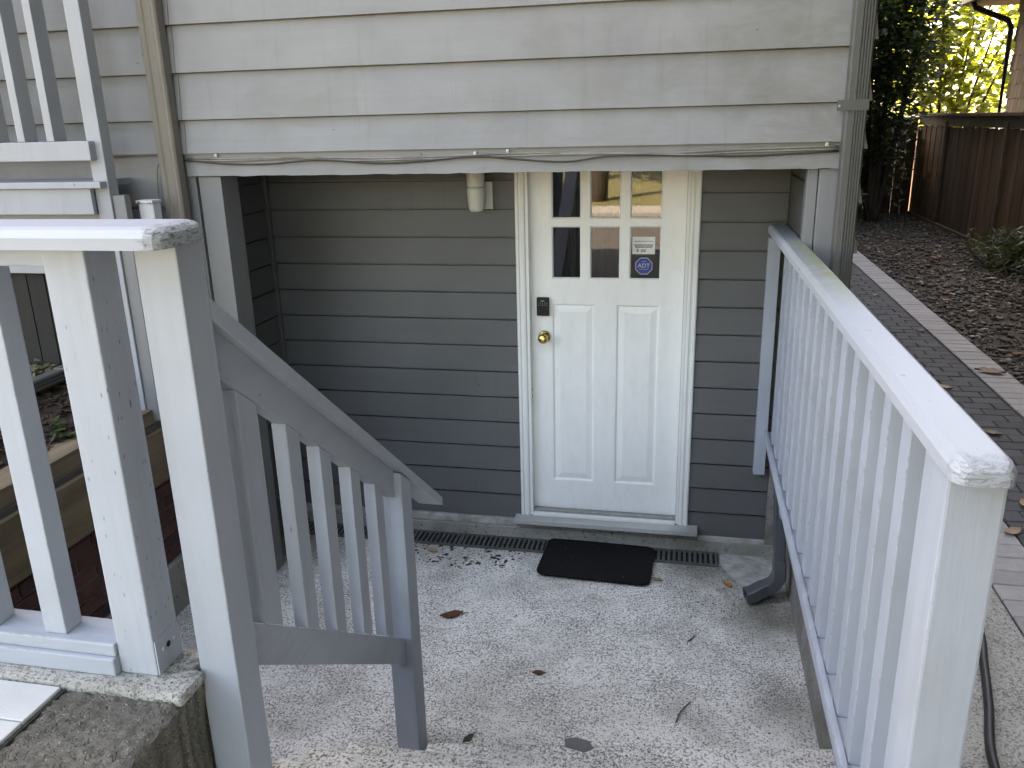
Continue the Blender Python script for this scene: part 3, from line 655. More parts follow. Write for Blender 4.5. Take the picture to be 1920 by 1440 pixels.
# wall lamp
lp = thing('wall_lamp', 'cream jelly jar wall lamp beside the door frame', 'lamp', (-0.25, 0.0, 2.0))
box('back_plate', 'lamp_plastic', lp, -0.287, -0.187, -0.030, -0.004, 1.902, 2.045, 0.004)
cx, cy_ = -0.258, -0.095
MB().lathe([(0.0, 2.125), (0.044, 2.125), (0.046, 2.115), (0.0465, 2.035), (0.0475, 2.028), (0.044, 2.022), (0.0, 2.022)], (cx, cy_, 0), 2, 28).build('holder', 'lamp_plastic', lp, smooth=True)
MB().lathe([(0.0, 2.021), (0.0455, 2.021), (0.0475, 2.010), (0.046, 1.985), (0.041, 1.930), (0.038, 1.908), (0.030, 1.898), (0.0, 1.895)], (cx, cy_, 0), 2, 28).build('glass_jar', 'lamp_plastic', lp, smooth=True)
box('arm', 'lamp_plastic', lp, cx - 0.02, cx + 0.02, cy_ + 0.03, -0.029, 2.055, 2.115, 0.004)

# ================================================================== DRAIN, MAT
dr = thing('channel_drain', 'grey slotted channel drain along the foot of the door wall', 'drain', (-0.2, -0.115, 0))
box('channel', 'void', dr, -1.46, 1.045, -0.182, -0.046, 0.0005, 0.003, 0)
for y in (-0.184, -0.052): box('edge_bar', 'grate', dr, -1.46, 1.047, y, y + 0.012, 0.0, 0.013, 0.002)
bar = MB().box(-0.0075, 0.0075, -0.060, 0.060, 0, 0.009).mesh('slat', 0.002, 1)
x = -1.445; k = 0
while x < 1.04:
    o = obj('slat', bar, 'grate', dr); o.matrix_parent_inverse = Matrix.Translation(-Vector(dr.location)); o.location = (x, -0.1115, 0.0035); o.scale = (1.6 if k % 18 == 0 else 1, 1, 1)
    x += 0.0285; k += 1
mt = MB(); rr = 0.05; out = []
for cx_, cy2, a0 in ((0.305, 0.205, 0), (-0.305, 0.205, 90), (-0.305, -0.205, 180), (0.305, -0.205, 270)):
    for k in range(7):
        a = math.radians(a0 + 15 * k); out.append((cx_ - math.copysign(rr, cx_) + rr * math.cos(a), cy2 - math.copysign(rr, cy2) + rr * math.sin(a)))
mo = mt.prism(out, 2, 0, 0.009).build('door_mat', 'mat_rubber', None, 0.002); mo.location = (0.39, -0.245, 0.0135); mo.rotation_euler = (math.radians(0.0), 0, math.radians(-2.2))
tag(mo, 'black rubber door mat with rounded corners on the patio', 'door mat')

# ================================================================== DOWNSPOUTS
def fluted(name, x0, x1, y0, y1, z0, z1, mat, parent, flutes=5):
    """square pipe with flutes on its front and right faces"""
    pts = []
    n = flutes
    for k in range(n):
        a = x0 + (x1 - x0) * (0.30 + 0.68 * k / n); w = (x1 - x0) * 0.68 / n
        pts += [(a, y0), (a + w * 0.2, y0 - 0.007), (a + w * 0.6, y0 - 0.007), (a + w * 0.75, y0)]
    prof = [(x0, y1), (x0, y0 + 0.008), (x0 + 0.006, y0)] + pts + [(x1, y0 + 0.004)]
    for k in range(4):
        b0 = y0 + (y1 - y0) * (0.1 + 0.85 * k / 4); w = (y1 - y0) * 0.8 / 4
        prof += [(x1, b0), (x1 + 0.003, b0 + w * 0.3), (x1 + 0.003, b0 + w * 0.6), (x1, b0 + w * 0.8)]
    prof += [(x1, y1)]
    return MB().prism(prof, 2, z0, z1).build(name, mat, parent)
d1 = thing('downspout', 'grey fluted metal downspout strapped to the house corner', 'downspout', (1.42, -0.76, 0.79))
fluted('pipe', 1.388, 1.462, -0.792, -0.727, 0.79, 4.0, 'pipe_grey', d1)
st_ = MB(); st_.prism([(1.362, -0.727), (1.362, -0.730), (1.383, -0.732), (1.384, -0.7985), (1.4665, -0.7985), (1.4685, -0.727), (1.4655, -0.727), (1.4655, -0.7975), (1.385, -0.7975), (1.386, -0.7275)], 2, 2.345, 2.385); st_.build('strap', 'pipe_grey', d1)
MB().lathe([(0, -0.7345), (0.005, -0.7345), (0.004, -0.730), (0, -0.730)], (1.3695, 0, 2.363), 1, 10).build('screw', 'steel', d1)
d2 = thing('lower_downspout', 'dark grey downspout with crimped elbow spilling onto the patio', 'downspout', (1.34, -0.4, 0))
def rect_sweep(pts, w, h, name, mat, parent, ribs=()):
    P = [Vector(p) for p in pts]; V = []; n = len(P)
    for i, p in enumerate(P):
        t = (P[min(i + 1, n - 1)] - P[max(i - 1, 0)]).normalized(); s = Vector((0, 1, 0)); s = (s - t * s.dot(t)).normalized(); u = t.cross(s)
        e = 0.94 if i in ribs else 1.0
        for a, b_ in ((-1, -.8), (-.8, -1), (.8, -1), (1, -.8), (1, .8), (.8, 1), (-.8, 1), (-1, .8)): V.append(p + s * a * w * e / 2 + u * b_ * h * e / 2)
    F = [(i * 8 + j, i * 8 + (j + 1) % 8, (i + 1) * 8 + (j + 1) % 8, (i + 1) * 8 + j) for i in range(n - 1) for j in range(8)] + [tuple(range(8))[::-1]]
    return MB().add(V, F).build(name, mat, parent)
rect_sweep([(1.302, -0.375, 0.712), (1.312, -0.41, 0.45), (1.322, -0.445, 0.20)], 0.075, 0.055, 'pipe', 'pipe_dark', d2)
el = [(1.3215, -0.443, 0.215), (1.324, -0.455, 0.175)]; 
for k in range(13):
    a = math.radians(6.5 * k); el.append((1.324 - 0.085 * (1 - math.cos(a)) - 0.0, -0.457 - 0.02 * k / 12, 0.155 - 0.085 * math.sin(a) + 0.0))
el += [(1.195, -0.505, 0.045), (1.165, -0.512, 0.040)]
rect_sweep(el, 0.083, 0.062, 'elbow', 'pipe_dark', d2, ribs=(7, 9, 11, 13))
d3 = thing('brown_downspout', 'weathered brown grey downspout on the facade beside the entrance', 'downspout', (-1.53, -0.76, 1.1))
MB().prism([(-1.587, -0.728), (-1.587, -0.775), (-1.580, -0.782), (-1.560, -0.782), (-1.553, -0.777), (-1.520, -0.777), (-1.513, -0.782), (-1.500, -0.782), (-1.492, -0.775), (-1.490, -0.728)], 2, 1.0, 4.0).build('pipe', 'pipe_brown', d3)
d4 = thing('drain_pipe', 'short white drain pipe standing open beside the porch post', 'pipe', (-1.60, -0.86, 1.1))
MB().prism([(-1.640, -0.84), (-1.640, -0.895), (-1.632, -0.90), (-1.574, -0.90), (-1.566, -0.895), (-1.566, -0.84)], 2, 0.95, 2.020).build('pipe', 'pipe_white', d4)
box('rim', 'pipe_white', d4, -1.645, -1.561, -0.906, -0.836, 2.0215, 2.036, 0.003)
for x in (-1.637, -1.585): box('clip', 'steel', d4, x, x + 0.016, -0.9095, -0.9065, 2.023, 2.031, 0)

# cables stapled along the skirt
def cable(name, pts, r, mat, label):
    return tag(MB().tube(spline(pts, 5), r, 6).build(name, mat, None, smooth=True), label, 'cable')
y0 = YF - 0.012
cable('pale_cable', [(-1.49, y0, 2.210), (-1.2, y0, 2.203), (-0.92, y0 - .002, 2.206), (-0.56, y0, 2.196), (-0.3, y0, 2.198), (-0.1, y0, 2.203), (0.16, y0, 2.206), (0.43, y0, 2.200), (0.7, y0, 2.196), (1.03, y0, 2.206), (1.385, y0, 2.212)], 0.0042, 'wire_pale', 'upper pale cable running along the skirt board above the entrance')
cable('pale_cable', [(-1.49, y0, 2.198), (-1.2, y0, 2.196), (-0.92, y0, 2.202), (-0.70, y0, 2.188), (-0.3, y0, 2.189), (-0.1, y0 - .004, 2.194), (0.16, y0, 2.197), (0.5, y0 - .004, 2.199), (0.8, y0, 2.189), (1.03, y0, 2.196), (1.385, y0, 2.201)], 0.0042, 'wire_pale', 'lower pale cable crossing the other on the skirt board')
cable('dark_cable', [(-1.49, y0 - .004, 2.202), (-1.29, y0, 2.182), (-1.08, y0, 2.178), (-0.82, y0 - .006, 2.192), (-0.56, y0, 2.174), (-0.36, y0, 2.178), (-0.1, y0 - .007, 2.196), (0.064, y0, 2.183), (0.294, y0, 2.168), (0.50, y0 - .008, 2.190), (0.78, y0, 2.186), (1.03, y0, 2.180), (1.385, y0, 2.193)], 0.0042, 'wire_dark', 'dark sagging cable on the skirt board above the entrance')
for x, z in ((-1.33, 2.221), (0.045, 2.217), (1.34, 2.221), (-0.1, 2.209)):
    c = thing('cable_clip', 'small white cable clip nailed on the skirt board', 'cable clip', (x, YF, z), 'cable clips on the skirt board')
    box('clip', 'sticker_white', c, x - 0.006, x + 0.006, YF - 0.016, YF - 0.0032, z - 0.007, z + 0.007, 0.002)
    MB().lathe([(0, -0.019), (0.003, -0.019), (0.003, -0.0155), (0, -0.0155)], (x, YF, z), 1, 8).build('nail', 'steel', c)
cable('pale_cable', [(-1.598, -0.745, 2.20), (-1.625, -0.742, 2.16), (-1.635, -0.742, 2.06), (-1.628, -0.742, 1.95), (-1.61, -0.742, 1.6), (-1.61, -0.742, 1.12)], 0.004, 'wire_pale', 'pale cable looping down beside the brown downspout')
cable('dark_cable', [(-1.594, -0.748, 2.20), (-1.604, -0.745, 2.12), (-1.598, -0.745, 1.95), (-1.594, -0.745, 1.6), (-1.594, -0.745, 1.12)], 0.004, 'wire_dark', 'dark cable hanging beside the brown downspout')

# ================================================================== RAILINGS
def lumber(name, mat, parent, x0, x1, y0, y1, z0, z1, bev=0.004): return box(name, mat, parent, x0, x1, y0, y1, z0, z1, bev)
# --- right railing
rr_ = thing('right_railing', 'pale grey wooden railing with square balusters along the sunken entrance', 'railing', (1.27, -1.5, 0.7))
cap = MB()
def cap_bar(axis, a0, a1, c0, c1, z0, z1, rnd_end, skew=0.0):
    """rail cap with eased edges and a rounded, worn near end"""
    V = []; F = []
    prof = [(0.0, 0.0), (1.0, 0.0), (1.0, 0.55), (0.93, 0.88), (0.85, 1.0), (0.15, 1.0), (0.07, 0.88), (0.0, 0.55)]
    st_n = [0, 0.02, 0.3, 0.6, 0.9]; L_ = a1 - a0
    ts = [0.0, 0.25, 0.5, 0.75] + [1 - rnd_end * (1 - math.sin(math.radians(a))) / abs(L_) for a in (0, 30, 55, 75, 90)]
    for t in ts:
        d = max(0.0, (t - (1 - rnd_end / abs(L_))) / (rnd_end / abs(L_))); sh = 1 - (1 - math.sqrt(max(0, 1 - d * d))) * 0.45; zz = z1 - (1 - math.sqrt(max(0, 1 - d * d))) * 0.45 * (z1 - z0)
        for u, w in prof:
            c = c0 + (c1 - c0) * (0.5 + (u - 0.5) * sh) + skew * t; z = z0 + (zz - z0) * w; a = a0 + L_ * t
            V.append((c, a, z) if axis == 1 else (a, c, z))
    n = len(prof); k = len(ts)
    F = [(i * n + j, i * n + (j + 1) % n, (i + 1) * n + (j + 1) % n, (i + 1) * n + j) for i in range(k - 1) for j in range(n)] + [tuple(range(n))[::-1], tuple(range((k - 1) * n, k * n))]
    return MB().add(V, F)
cap_bar(1, -0.022, -3.045, 1.199, 1.295, 1.786, 1.825, 0.03, 0.028).build('cap', 'cap_paint_right', rr_)
lumber('top_rail', 'rail_paint_y', rr_, 1.262, 1.29, -2.909, -0.062, 1.745, 1.7855)
lumber('post', 'rail_paint', rr_, 1.234, 1.3235, -3.0, -2.912, 0.30, 1.7855, 0.005)
lumber('wall_post', 'rail_paint', rr_, 1.203, 1.262, -0.060, -0.008, 0.505, 1.762, 0.003)
lumber('bottom_rail', 'rail_paint_y', rr_, 1.243, 1.335, -2.911, -0.061, 0.716, 0.754, 0.006)
lumber('rail_strip', 'rail_paint_y', rr_, 1.2435, 1.262, -2.911, -0.061, 0.7545, 0.7655, 0.004)
bal = MB().box(-0.019, 0.019, 0, 0.068, 0.7548, 1.7848).mesh('baluster', 0.003)
for k in range(15):
    y = -2.835 + 0.1835 * k
    o = obj('baluster', bal, 'rail_paint', rr_); o.matrix_parent_inverse = Matrix.Translation(-Vector(rr_.location)); o.location = (1.283 - 0.0 + 0.0, y + random.uniform(-.004, .004), 0); o.rotation_euler = (0, 0, random.uniform(-.03, .03))
    o.scale = (1, 1, 1)

# --- left front railing on the terrace kerb
fl = thing('terrace_railing', 'pale grey railing with thick white cap standing on the terrace kerb', 'railing', (-0.6, -2.95, ZL))
cap_bar(0, -3.2, -0.082, -3.040, -2.872, 2.137, 2.176, 0.03).build('cap', 'cap_paint_left', fl)
lumber('post', 'rail_paint_incised', fl, -0.362, -0.272, -2.992, -2.902, ZL + 0.019, 2.1365, 0.004)
lumber('post_bracket', 'rail_paint', fl, -0.2715, -0.2685, -2.990, -2.906, ZL + 0.02, 1.292, 0.0)
for (y, z) in ((-2.966, 1.262), (-2.925, 1.262)): MB().lathe([(0, 0), (0.006, 0), (0.005, 0.003), (0, 0.0035)], (-0.2685, y, z), 0, 10).build('bolt', 'rail_paint', fl)
MB().lathe([(0, 0), (0.007, 0), (0.007, 0.0008), (0, 0.0008)], (-0.2685, -2.948, 1.262), 0, 12).build('bracket_hole', 'void', fl)
lumber('top_rail', 'rail_paint_x', fl, -3.2, -0.363, -2.985, -2.945, 2.098, 2.1365, 0.003)
lumber('bottom_rail', 'rail_paint_x', fl, -3.2, -0.363, -3.000, -2.910, 1.252, 1.283, 0.004)
lumber('lower_rail', 'rail_paint_x', fl, -3.2, -0.363, -3.010, -2.915, ZL + 0.019, 1.2515, 0.004)
bal2 = MB().box(-0.027, 0.027, -0.026, 0.026, 1.2835, 2.0975).mesh('baluster', 0.003)
for k in range(9):
    o = obj('baluster', bal2, 'rail_paint', fl); o.matrix_parent_inverse = Matrix.Translation(-Vector(fl.location)); o.location = (-0.518 - 0.1765 * k, -2.958, 0)

# --- stair railing
sr = thing('stair_railing', 'sloping grey stair railing from the tall front post down to the patio', 'railing', (-0.15, -2.4, 0))
lumber('post', 'rail_paint', sr, -0.2025, -0.113, -2.945, -2.855, 0.80, 2.1365, 0.004)
lumber('post', 'rail_paint', sr, -0.2035, -0.1145, -1.852, -1.757, 0.001, 1.160, 0.004)
lowp = sr.children[-1]
# lower post top is cut on the slope: replace its mesh
def sloped(name, mat, x0, x1, ya, yb, za0, za1, zb0, zb1, parent=sr, bev=0.003):
    """board in the y-z plane: from y=ya (z za0..za1) to y=yb (z zb0..zb1)"""
    return MB().prism([(ya, za0), (yb, zb0), (yb, zb1), (ya, za1)], 0, x0, x1).build(name, mat, parent, bev)
bpy.data.objects.remove(lowp)
sl = (0.905 - 2.004) / (-1.395 + 2.836)       # slope of the cap
def zc(y): return 2.004 + sl * (y + 2.836)
sloped('post', 'rail_paint', -0.2035, -0.1145, -1.852, -1.757, 0.001, zc(-1.852) - 0.050, 0.001, zc(-1.757) - 0.050, bev=0.003)
sloped('cap', 'rail_paint_y', -0.215, -0.113, -2.8545, -1.395, zc(-2.8545) - 0.047, zc(-2.8545), zc(-1.395) - 0.04, zc(-1.395) - 0.004)
sloped('top_rail', 'rail_paint_y', -0.177, -0.139, -2.8545, -1.8525, 1.862, 1.972, 1.110, 1.212)
sloped('bottom_rail', 'rail_paint_y', -0.177, -0.139, -2.8545, -1.8525, 1.155, 1.270, 0.437, 0.548)
for y in (-2.765, -2.562, -2.392, -2.205, -2.029):
    zb = lambda q: 1.270 + (0.548 - 1.270) / 1.002 * (q + 2.8545)
    zt = lambda q: 1.862 + (1.110 - 1.862) / 1.002 * (q + 2.8545)
    w = 0.080 if y < -2.7 else 0.064
    sloped('baluster', 'rail_paint', -0.1765, -0.1375, y, y + w, zb(y) + 0.002, zt(y) - 0.001, zb(y + w) + 0.002, zt(y + w) - 0.001, bev=0.0025)

# --- porch at the left
pr = thing('porch', 'raised wooden porch corner with grey balusters, post and deck', 'porch', (-2.2, -0.9, 1.0))
lumber('post', 'porch_paint', pr, -1.776, -1.703, -0.995, -0.930, 1.0, 3.6, 0.004)
lumber('post_splice', 'trim_paint', pr, -1.702, -1.640, -0.985, -0.945, 1.0, 2.065, 0.004)  # darker trim paint puts the shade of the lower post into its colour
lumber('bottom_rail', 'porch_paint', pr, -4.0, -1.738, -1.034, -0.996, 2.218, 2.300, 0.004)
lumber('top_rail', 'porch_paint', pr, -4.0, -1.738, -1.034, -0.996, 3.10, 3.19, 0.004)
bal3 = MB().box(-0.019, 0.019, -0.04, 0.04, 2.301, 3.10).mesh('baluster', 0.003)
for k in range(10):
    o = obj('baluster', bal3, 'porch_paint', pr); o.matrix_parent_inverse = Matrix.Translation(-Vector(pr.location)); o.location = (-1.925 - 0.148 * k, -0.992, 0)
for k in range(3): lumber('deck_board', 'porch_paint', pr, -4.0, -1.712 if k == 2 else -1.78, -0.728 - 0.105 * k - 0.10, -0.728 - 0.105 * k, 2.100, 2.128, 0.003)
lumber('fascia', 'porch_paint', pr, -4.0, -1.778, -1.022, -0.996, 1.985, 2.0985, 0.003)
lumber('stair_stringer', 'porch_paint', pr, -4.0, -1.78, -0.93, -0.90, 1.70, 1.98, 0.003)

for k in range(22): lumber('skirt_or_added_shade_board', 'under_porch_shade', pr, -4.0 + 0.1 * k, -4.0 + 0.1 * k + 0.094, -0.905, -0.885, 1.24, 1.695, 0.002)  # added panel; its dark boards paint in the under-porch shade
# ================================================================== LEFT BED: timbers, bricks, mulch
tw = thing('timber_retaining_wall', 'brown timber and red brick wall holding the planting bed by the patio', 'retaining wall', (-1.66, -1.8, 0))
def wob(x0, x1, y0, y1, z0, z1, seed):
    rn = random.Random(seed); V = []; n = 14
    for i in range(n + 1):
        y = y0 + (y1 - y0) * i / n; j = lambda: rn.uniform(-0.006, 0.006)
        V += [(x0, y, z0 + j()), (x1 + j(), y, z0 + j()), (x1 + j(), y, z1 + j()), (x0, y, z1 + j())]
    return MB().add(V, [(i * 4 + k, i * 4 + (k + 1) % 4, (i + 1) * 4 + (k + 1) % 4, (i + 1) * 4 + k) for i in range(n) for k in range(4)] + [(3, 2, 1, 0), (n * 4, n * 4 + 1, n * 4 + 2, n * 4 + 3)])
wob(-1.84, -1.675, -2.88, -0.72, 0.985, 1.058, 1).build('timber', 'timber', tw)
wob(-1.82, -1.645, -2.88, -0.72, 0.70, 0.955, 2).build('timber', 'timber', tw)
box('core', 'mortar', tw, -1.80, -1.668, -2.88, -0.72, 0.27, 0.985, 0)
br = MB().box(-0.05, 0.05, -0.098, 0.098, 0, 0.058).mesh('brick', 0.004, 1)
for r in range(6):
    for k in range(11):
        y = -2.78 + 0.206 * k + (0.103 if r % 2 else 0)
        if y > -0.83: continue
        o = obj('brick', br, 'brick_red', tw); o.matrix_parent_inverse = Matrix.Translation(-Vector(tw.location)); o.location = (-1.711 + random.uniform(-.004, .004), y, 0.275 + 0.069 * r)
box('footing', 'footing_concrete', tw, -1.82, -1.635, -2.88, -0.72, -0.05, 0.268, 0.012)
# mulch surface
def sheet(name, mat, fz, x0, x1, y0, y1, n, m_):
    V = [(x0 + (x1 - x0) * i / n, y0 + (y1 - y0) * j / m_, 0) for i in range(n + 1) for j in range(m_ + 1)]
    V = [(x, y, fz(x, y)) for x, y, _ in V]
    return struct(name, MB().add(V, [(i * (m_ + 1) + j, (i + 1) * (m_ + 1) + j, (i + 1) * (m_ + 1) + j + 1, i * (m_ + 1) + j + 1) for i in range(n) for j in range(m_)]), mat)
def bed_z(x, y):
    t = min(1, max(0, (-1.70 - x) / 0.5)); return 1.015 + 0.20 * t * t * (3 - 2 * t) + 0.012 * math.sin(x * 23 + y * 9) + 0.01 * math.sin(y * 31 - x * 7)
sheet('planting_bed', 'soil', bed_z, -4.2, -1.70, -2.884, -0.70, 60, 50)
def chips(n, fz, x0, x1, y0, y1, seed, smin, smax):
    m = MB(); rn = random.Random(seed)
    for _ in range(n):
        x, y = rn.uniform(x0, x1), rn.uniform(y0, y1); s = rn.uniform(smin, smax); a = rn.uniform(0, 6.28); w = s * rn.uniform(.25, .6)
        u = Vector((math.cos(a), math.sin(a), rn.uniform(-.4, .4))) * s; v = Vector((-math.sin(a), math.cos(a), rn.uniform(-.5, .5))) * w; c = Vector((x, y, fz(x, y) + s * .25)); t = Vector((0, 0, s * .18))
        m.add([c - u - v, c + u - v, c + u + v, c - u + v, c - u * .9 - v + t, c + u * .8 - v + t, c + u * .9 + v * .8 + t, c - u + v * .8 + t], [(3, 2, 1, 0), (4, 5, 6, 7), (0, 1, 5, 4), (1, 2, 6, 5), (2, 3, 7, 6), (3, 0, 4, 7)])
    return m
tag(chips(3500, bed_z, -2.3, -1.70, -2.8, -0.75, 4, 0.006, 0.024).build('bark_mulch', 'bark'), 'brown bark mulch covering the planting bed below the porch', 'mulch', kind='stuff')
tag(chips(1800, lambda x, y: bed_z(x, y) + 0.02, -3.2, -2.12, -1.9, -0.75, 6, 0.008, 0.03).build('moss_mat', 'moss'), 'mossy yellow green tufts on the bank under the porch', 'moss', kind='stuff')
cp = thing('corrugated_drain_pipe', 'grey ribbed drain pipe lying along the planting bed', 'drain pipe', (-2.07, -1.7, 1.2))
for y0_, y1_ in ((-2.8, -0.73),):
    prof = [(-2.115, 1.215), (-2.115, 1.262), (-2.108, 1.268), (-2.062, 1.268)]
    for k in range(3):
        z = 1.262 - 0.016 * k; prof += [(-2.055, z), (-2.055, z - 0.008), (-2.061, z - 0.010), (-2.061, z - 0.014)]
    prof += [(-2.056, 1.215)]
    MB().prism(prof, 1, y0_, y1_).build('pipe', 'pipe_grey', cp)
box('joint_collar', 'pipe_grey', cp, -2.118, -2.049, -1.06, -1.00, 1.212, 1.272, 0.003)

# ================================================================== VEGETATION
def leaf_mesh(name, pts, size, rn, droop=0.3, width=0.45):
    m = MB()
    for p in pts:
        s = size * rn.uniform(.6, 1.25); a = rn.uniform(0, 6.283); el = rn.uniform(-0.9, 0.5)
        d = Vector((math.cos(a) * math.cos(el), math.sin(a) * math.cos(el), math.sin(el))); side = d.cross(Vector((rn.uniform(-.4, .4), rn.uniform(-.4, .4), 1))).normalized(); nrm = side.cross(d)
        c = Vector(p); w = s * width * .5
        m.add([c, c + d * s * .35 + side * w + nrm * s * .06, c + d * s, c + d * s * .35 - side * w + nrm * s * .06, c + d * s * .75 + side * w * .6 + nrm * .02 * s, c + d * s * .75 - side * w * .6 + nrm * .02 * s],
              [(0, 1, 4, 2), (0, 2, 5, 3)])
    return m
def crown_pts(c, rad, n, rn, clumps=14, shell=0.55):
    C_ = [(Vector((rn.gauss(0, .45), rn.gauss(0, .45), rn.gauss(0, .45)))) for _ in range(clumps)]
    out = []
    while len(out) < n:
        q = rn.choice(C_); p = q + Vector((rn.gauss(0, .26), rn.gauss(0, .26), rn.gauss(0, .26)))
        if p.length < 1.15: out.append((c[0] + p.x * rad[0], c[1] + p.y * rad[1], c[2] + p.z * rad[2]))
    return out
def bush(name, label, cat, base, c, rad, n, size, mat, seed, stems=5, group=None, width=0.45):
    rn = random.Random(seed); t = thing(name, label, cat, base, group)
    pts = crown_pts(c, rad, n, rn, clumps=max(10, n // 260))
    leaf_mesh('foliage', pts, size, rn, width=width).build('crown', mat, t)
    m = MB()
    for k in range(stems):
        q = rn.choice(pts); b_ = (base[0] + rn.uniform(-.08, .08), base[1] + rn.uniform(-.08, .08), base[2] - 0.05)
        mid = ((b_[0] + q[0]) / 2 + rn.uniform(-.1, .1), (b_[1] + q[1]) / 2 + rn.uniform(-.1, .1), (b_[2] + q[2]) / 2)
        hgt = c[2] - base[2]; m.tube(spline([b_, mid, q], 4), [0.012 + 0.012 * hgt * (1 - i / 8) for i in range(9)], 6)
    m.build('trunk', 'bark_trunk', t, smooth=True); return t
bush('laurel_hedge', 'sunlit yellow green laurel beyond the fence', 'shrub', (5.2, 12.2, 0.75), (5.15, 12.2, 2.9), (1.25, 0.35, 1.6), 950, 0.30, 'leaf_laurel', 21, 9)
bush('laurel_hedge', 'tall bright laurel standing behind the sunlit one', 'shrub', (7.2, 21, 0.75), (7.0, 21, 4.0), (5.5, 0.8, 4.2), 2600, 0.48, 'leaf_laurel', 22, 9)
bush('evergreen_tree', 'dark evergreen spreading over the corner of the fence', 'tree', (3.5, 9.2, 0.76), (3.5, 9.2, 3.4), (0.74, 0.9, 1.6), 7500, 0.11, 'leaf_dark', 23, 9, width=0.6)
bush('evergreen_tree', 'tall dark tree arching behind the fence corner', 'tree', (2.6, 11.2, 0.76), (2.7, 11.2, 5.6), (1.8, 1.0, 2.2), 6000, 0.14, 'leaf_dark', 24, 7, width=0.55)
bush('rhododendron', 'dark leafy shrub overhanging the gravel by the fence', 'shrub', (4.0, 2.9, 0.77), (3.98, 2.9, 1.25), (0.50, 0.75, 0.55), 2400, 0.08, 'leaf_dark', 25, 6)
bush('fern_clump', 'mid green low clump at the foot of the fence', 'plant', (4.0, 5.0, 0.77), (4.0, 5.0, 0.95), (0.28, 0.9, 0.22), 1200, 0.10, 'leaf_dark', 26, 5, width=0.22)
def sapling(x, y, h, mat, seed, label, n=22):
    rn = random.Random(seed); t = thing('leafy_sapling', label, 'plant', (x, y, 0.77)); m = MB(); pts = []
    for k in range(3):
        tip = (x + rn.uniform(-.18, .18), y + rn.uniform(-.15, .15), 0.77 + h * rn.uniform(.8, 1.05)); m.tube(spline([(x, y, .74), ((x + tip[0]) / 2 + .03, (y + tip[1]) / 2, .77 + h * .5), tip], 4), 0.006, 5)
        for i in range(n // 3):
            f = rn.uniform(.45, 1); pts.append((x + (tip[0] - x) * f + rn.uniform(-.04, .04), y + (tip[1] - y) * f, .77 + (tip[2] - .77) * f))
    leaf_mesh('foliage', pts, 0.11, rn, width=.6).build('leaves', mat, t); m.build('stem', 'bark_trunk', t, smooth=True)
sapling(3.42, 9.0, 0.55, 'leaf_pale', 31, 'pale leaved sapling at the back of the gravel bed')
sapling(3.85, 9.1, 0.62, 'leaf_pale', 32, 'pale leaved sapling nearest the back fence corner', 18)
sapling(3.1, 8.6, 0.9, 'leaf_mid', 33, 'taller green sapling beside the house wall', 26)
for i, (x, y) in enumerate(((-1.83, -1.42), (-1.87, -1.38), (-1.79, -1.36))):
    rn = random.Random(40 + i); t = thing('weed', 'small green weed sprouting from the bark mulch', 'weed', (x, y, bed_z(x, y)), 'weeds in the planting bed')
    leaf_mesh('foliage', [(x + rn.uniform(-.02, .02), y + rn.uniform(-.02, .02), bed_z(x, y) + rn.uniform(0, .05)) for _ in range(16)], 0.05, rn).build('leaves', 'leaf_weed', t)
# leaf litter on the gravel
def litter(n, zone, z, mats, seed, smin, smax, group, label):
    rn = random.Random(seed)
    for k in range(n):
        x, y = rn.uniform(zone[0], zone[1]), rn.uniform(zone[2], zone[3]); s = rn.uniform(smin, smax)
        fallen(x, y, z, s, rn.uniform(0, 6.28), rn.choice(mats), rn.randrange(999), label, group)
def fallen(x, y, z, s, a, mat, seed, label, group=None):
    rn = random.Random(seed); m = MB(); V = []; n = 7
    for i in range(n + 1):
        t = i / n; w = s * 0.26 * math.sin(math.pi * min(1, t * 1.06)) ** 0.8; cz = 0.004 + s * (0.10 * (t - .4) ** 2 + 0.02 * rn.random())
        for q in (-1, 0, 1): V.append((s * (t - .5), q * w * rn.uniform(.85, 1.1), cz + abs(q) * s * 0.09 * rn.uniform(.4, 1.2)))
    F = [(i * 3 + j, i * 3 + j + 1, (i + 1) * 3 + j + 1, (i + 1) * 3 + j) for i in range(n) for j in range(2)]
    m.add(V, F); m.tube([(s * .48, 0, 0.006), (s * .62, rn.uniform(-.05, .05) * s, 0.010), (s * .75, rn.uniform(-.1, .1) * s, 0.008)], s * .012 + .0004, 4)
    o = m.build('fallen_leaf', mat, None, smooth=True); o.location = (x, y, z); o.rotation_euler = (0, 0, a)
    return tag(o, label, 'leaf', group)
fallen(-0.265, -0.875, 0.0, 0.115, 0.42, 'dry_leaf', 1, 'curled red brown leaf on the pale patio beside the stair railing')
fallen(1.085, -0.36, 0.0, 0.065, 2.2, 'yellow_leaf', 2, 'yellow and orange leaf on the patio near the downspout elbow')
fallen(0.24, -1.25, 0.0, 0.06, 0.1, 'dry_leaf', 3, 'small brown leaf lying in the middle of the patio')
fallen(0.72, -0.37, 0.0, 0.06, 2.9, 'tan_leaf', 4, 'tan leaf beside the corner of the door mat')
fallen(-0.55, -0.26, 0.0, 0.08, 2.8, 'tan_leaf', 5, 'dull tan leaf lying among dark scraps by the drain')
fallen(0.105, -1.93, 0.2, 0.06, 1.1, 'debris', 6, 'dark shrivelled leaf on the lowest step')
for i, (x, y, s, a) in enumerate(((2.33, -0.05, .11, 2.3), (2.66, 1.05, .17, 2.8), (2.31, 0.7, .10, 2.4), (2.2, -0.9, .09, 1.7), (2.07, -1.15, .09, .6), (2.52, 2.1, .08, .3), (2.45, 3.4, .08, 1.2))):
    fallen(x, y, ZG + 0.004, s, a, 'tan_leaf', 60 + i, 'dry tan leaf lying on the paved path', 'leaves on the paved path')
